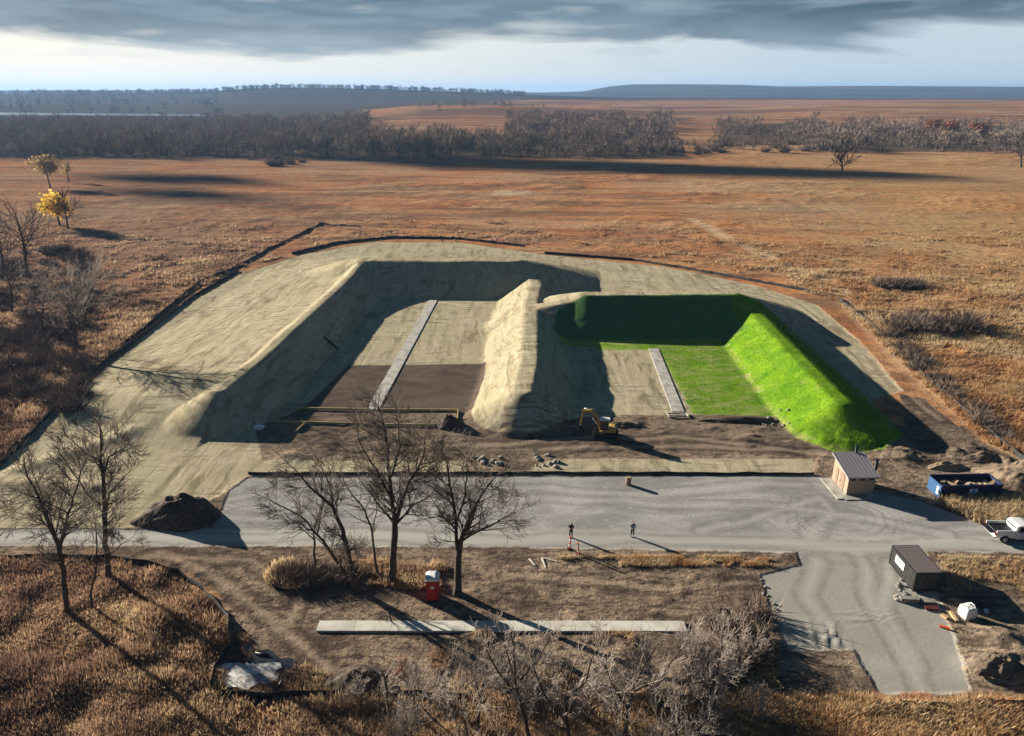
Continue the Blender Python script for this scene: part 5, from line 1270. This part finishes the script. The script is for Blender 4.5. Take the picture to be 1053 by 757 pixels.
tone_f = lambda x, y, r_: .42+np.clip(x/300, -.25, .3)+fbm(x*.03, y*.03, 62, 3)*.45+r_.normal(0, .12, len(x))
def prairie(n, xr, yr, keepf, seed, name, label, blades):
    def fn(n_, r_):
        # density falls smoothly with distance
        q = r_.random(n_*3)**1.0; y = yr[0]*(yr[1]/yr[0])**q; x = r_.uniform(-1, 1, n_*3)*(y*.74+16)
        k = keepf(x, y) & (x >= xr[0]) & (x < xr[1]) & (fbm(x*.16, y*.16, 123, 4)+r_.normal(0, .16, len(x)) > -.38+np.clip((y-110)/170, 0, .95)); return x[k][:n_], y[k][:n_]
    def tn(x, y, r_):
        side = sstep(-90, 90, x)
        a = .42+fbm(x*.12, y*.12, 60, 3)*.6+fbm(x*.6, y*.6, 64, 2)*.45; b = .58+fbm(x*.08, y*.08, 61, 3)*.5+sstep(70, 45, y)*.16
        return a*(1-side)+b*side+r_.normal(0, .1, len(x))
    return tufts_w(n, fn, tn, seed, name, label, blades)
def tufts_w(n, fn, tfn, seed, name, label, nb):
    r_ = np.random.default_rng(seed); x, y = fn(n, r_); n = len(x); z = H0(x, y)
    g = fbm(x*.3, y*.3, 200, 3); hh = (.45+.9*np.clip(g+.25, 0, 1))*r_.uniform(.6, 1.15, n)*(1-.45*sstep(120, 330, y)); ws = (.045+.00042*y)
    X = np.repeat(x, nb); Yy = np.repeat(y, nb); Z = np.repeat(z, nb); h = np.repeat(hh, nb)*r_.uniform(.6, 1.1, n*nb); W_ = np.repeat(ws, nb)
    a = r_.uniform(0, 6.28, n*nb); sp_ = r_.uniform(.1, .9, n*nb)*h; rb = r_.uniform(0, .45, n*nb)*h
    bx = X+np.cos(a)*rb; by = Yy+np.sin(a)*rb; ww = W_*r_.uniform(.6, 1.5, n*nb); px_ = -np.sin(a)*ww; py_ = np.cos(a)*ww
    V = np.stack([np.stack([bx-px_, by-py_, Z-.05], 1), np.stack([bx+px_, by+py_, Z-.05], 1), np.stack([bx+np.cos(a)*sp_+.15*h, by+np.sin(a)*sp_-.1*h, Z+h], 1)], 1).reshape(-1, 3)
    F = np.arange(len(V)).reshape(-1, 3); tone = np.clip(np.repeat(tfn(x, y, r_), nb)+r_.normal(0, .12, n*nb), 0, 1)
    o = add_np_mesh(name, V, F, MAT['grassl' if 'left side' in label else 'grass'], tone); return tagit(o, label, 'grass', None, 'stuff')
outk = lambda x, y: sdf_built(x, y) < -.5+.6*fbm(x*.4, y*.4, 7, 2)
prairie(190000, (-999, 8), (33, 260), outk, 1, 'prairie_grass', 'mauve brown dry tall grass on the left side of the prairie', 5)
prairie(150000, (8, 999), (33, 260), outk, 2, 'prairie_grass', 'golden and rust dry tall grass on the right side of the prairie', 5)
tufts(4200, region(945, 1150, 572, 720, lambda x, y: (sdf_gravel(x, y) < -.8) & (fbm(x*.3, y*.3, 15, 3)+(y-55.5)*.16 > 0)), .2, .5, lambda x, y, r_: .75+.3*fbm(x*.3, y*.3, 5, 2), 6, 'roadside_grass', 'short dry grass behind and below the black container', 5, .05)
tufts(3500, region(948, 1150, 517, 541, lambda x, y: sdf_gravel(x, y) < -.3), .6, 1.3, lambda x, y, r_: .85+0*x, 7, 'roadside_grass', 'tall pale straw coloured grass in front of the blue dumpster', 8, .05)
tufts(1900, region(575, 812, 572, 583, lambda x, y: fbm(x*.35, y*.6, 28, 3) > -.08), .2, .45, lambda x, y, r_: .72+.5*fbm(x*.5, y*.5, 5, 2), 8, 'roadside_grass', 'thin dry grass strip along the lower edge of the road', 6, .05)
tufts(4200, region(270, 470, 566, 608, lambda x, y: fbm(x*.3, y*.3, 8, 3) > -.1+((x+15)/11)**4+((y-56.5)/2.6)**4), .25, .8, lambda x, y, r_: .68+.8*fbm(x*.4, y*.4, 5, 2), 9, 'roadside_grass', 'rust and tan dry grass under the roadside trees', 6, .06)
tufts(6000, region(240, 800, 650, 716, lambda x, y: fbm(x*.35, y*.35, 18, 3) > 0.05+(y-44)*.04), .15, .5, lambda x, y, r_: .62+.9*fbm(x*.4, y*.4, 5, 2), 10, 'foreground_weeds', 'sparse weeds and litter on the dirt around the white walk', 5, .05)
# green sward tufts on the green berm and lawn
MAT['sward'] = attr_mat('green_sward', [(0, (.05, .13, .012)), (.5, (.13, .29, .016)), (1, (.27, .42, .03))], transl=.4)
def green_fn(n, r_):
    x = r_.uniform(24, 54, n*3); y = r_.uniform(80, 136, n*3); k = sdf(GREENP, x, y) > .4; return x[k][:n], y[k][:n]
gx = tufts(26000, green_fn, .08, .22, lambda x, y, r_: .55+.5*fbm(x*.25, y*.25, 5, 3), 11, 'green_sward', 'bright green young grass on the right bay floor and berm', 4, .06)
gx.data.materials[0] = MAT['sward']
print('objects', len(sc.objects))
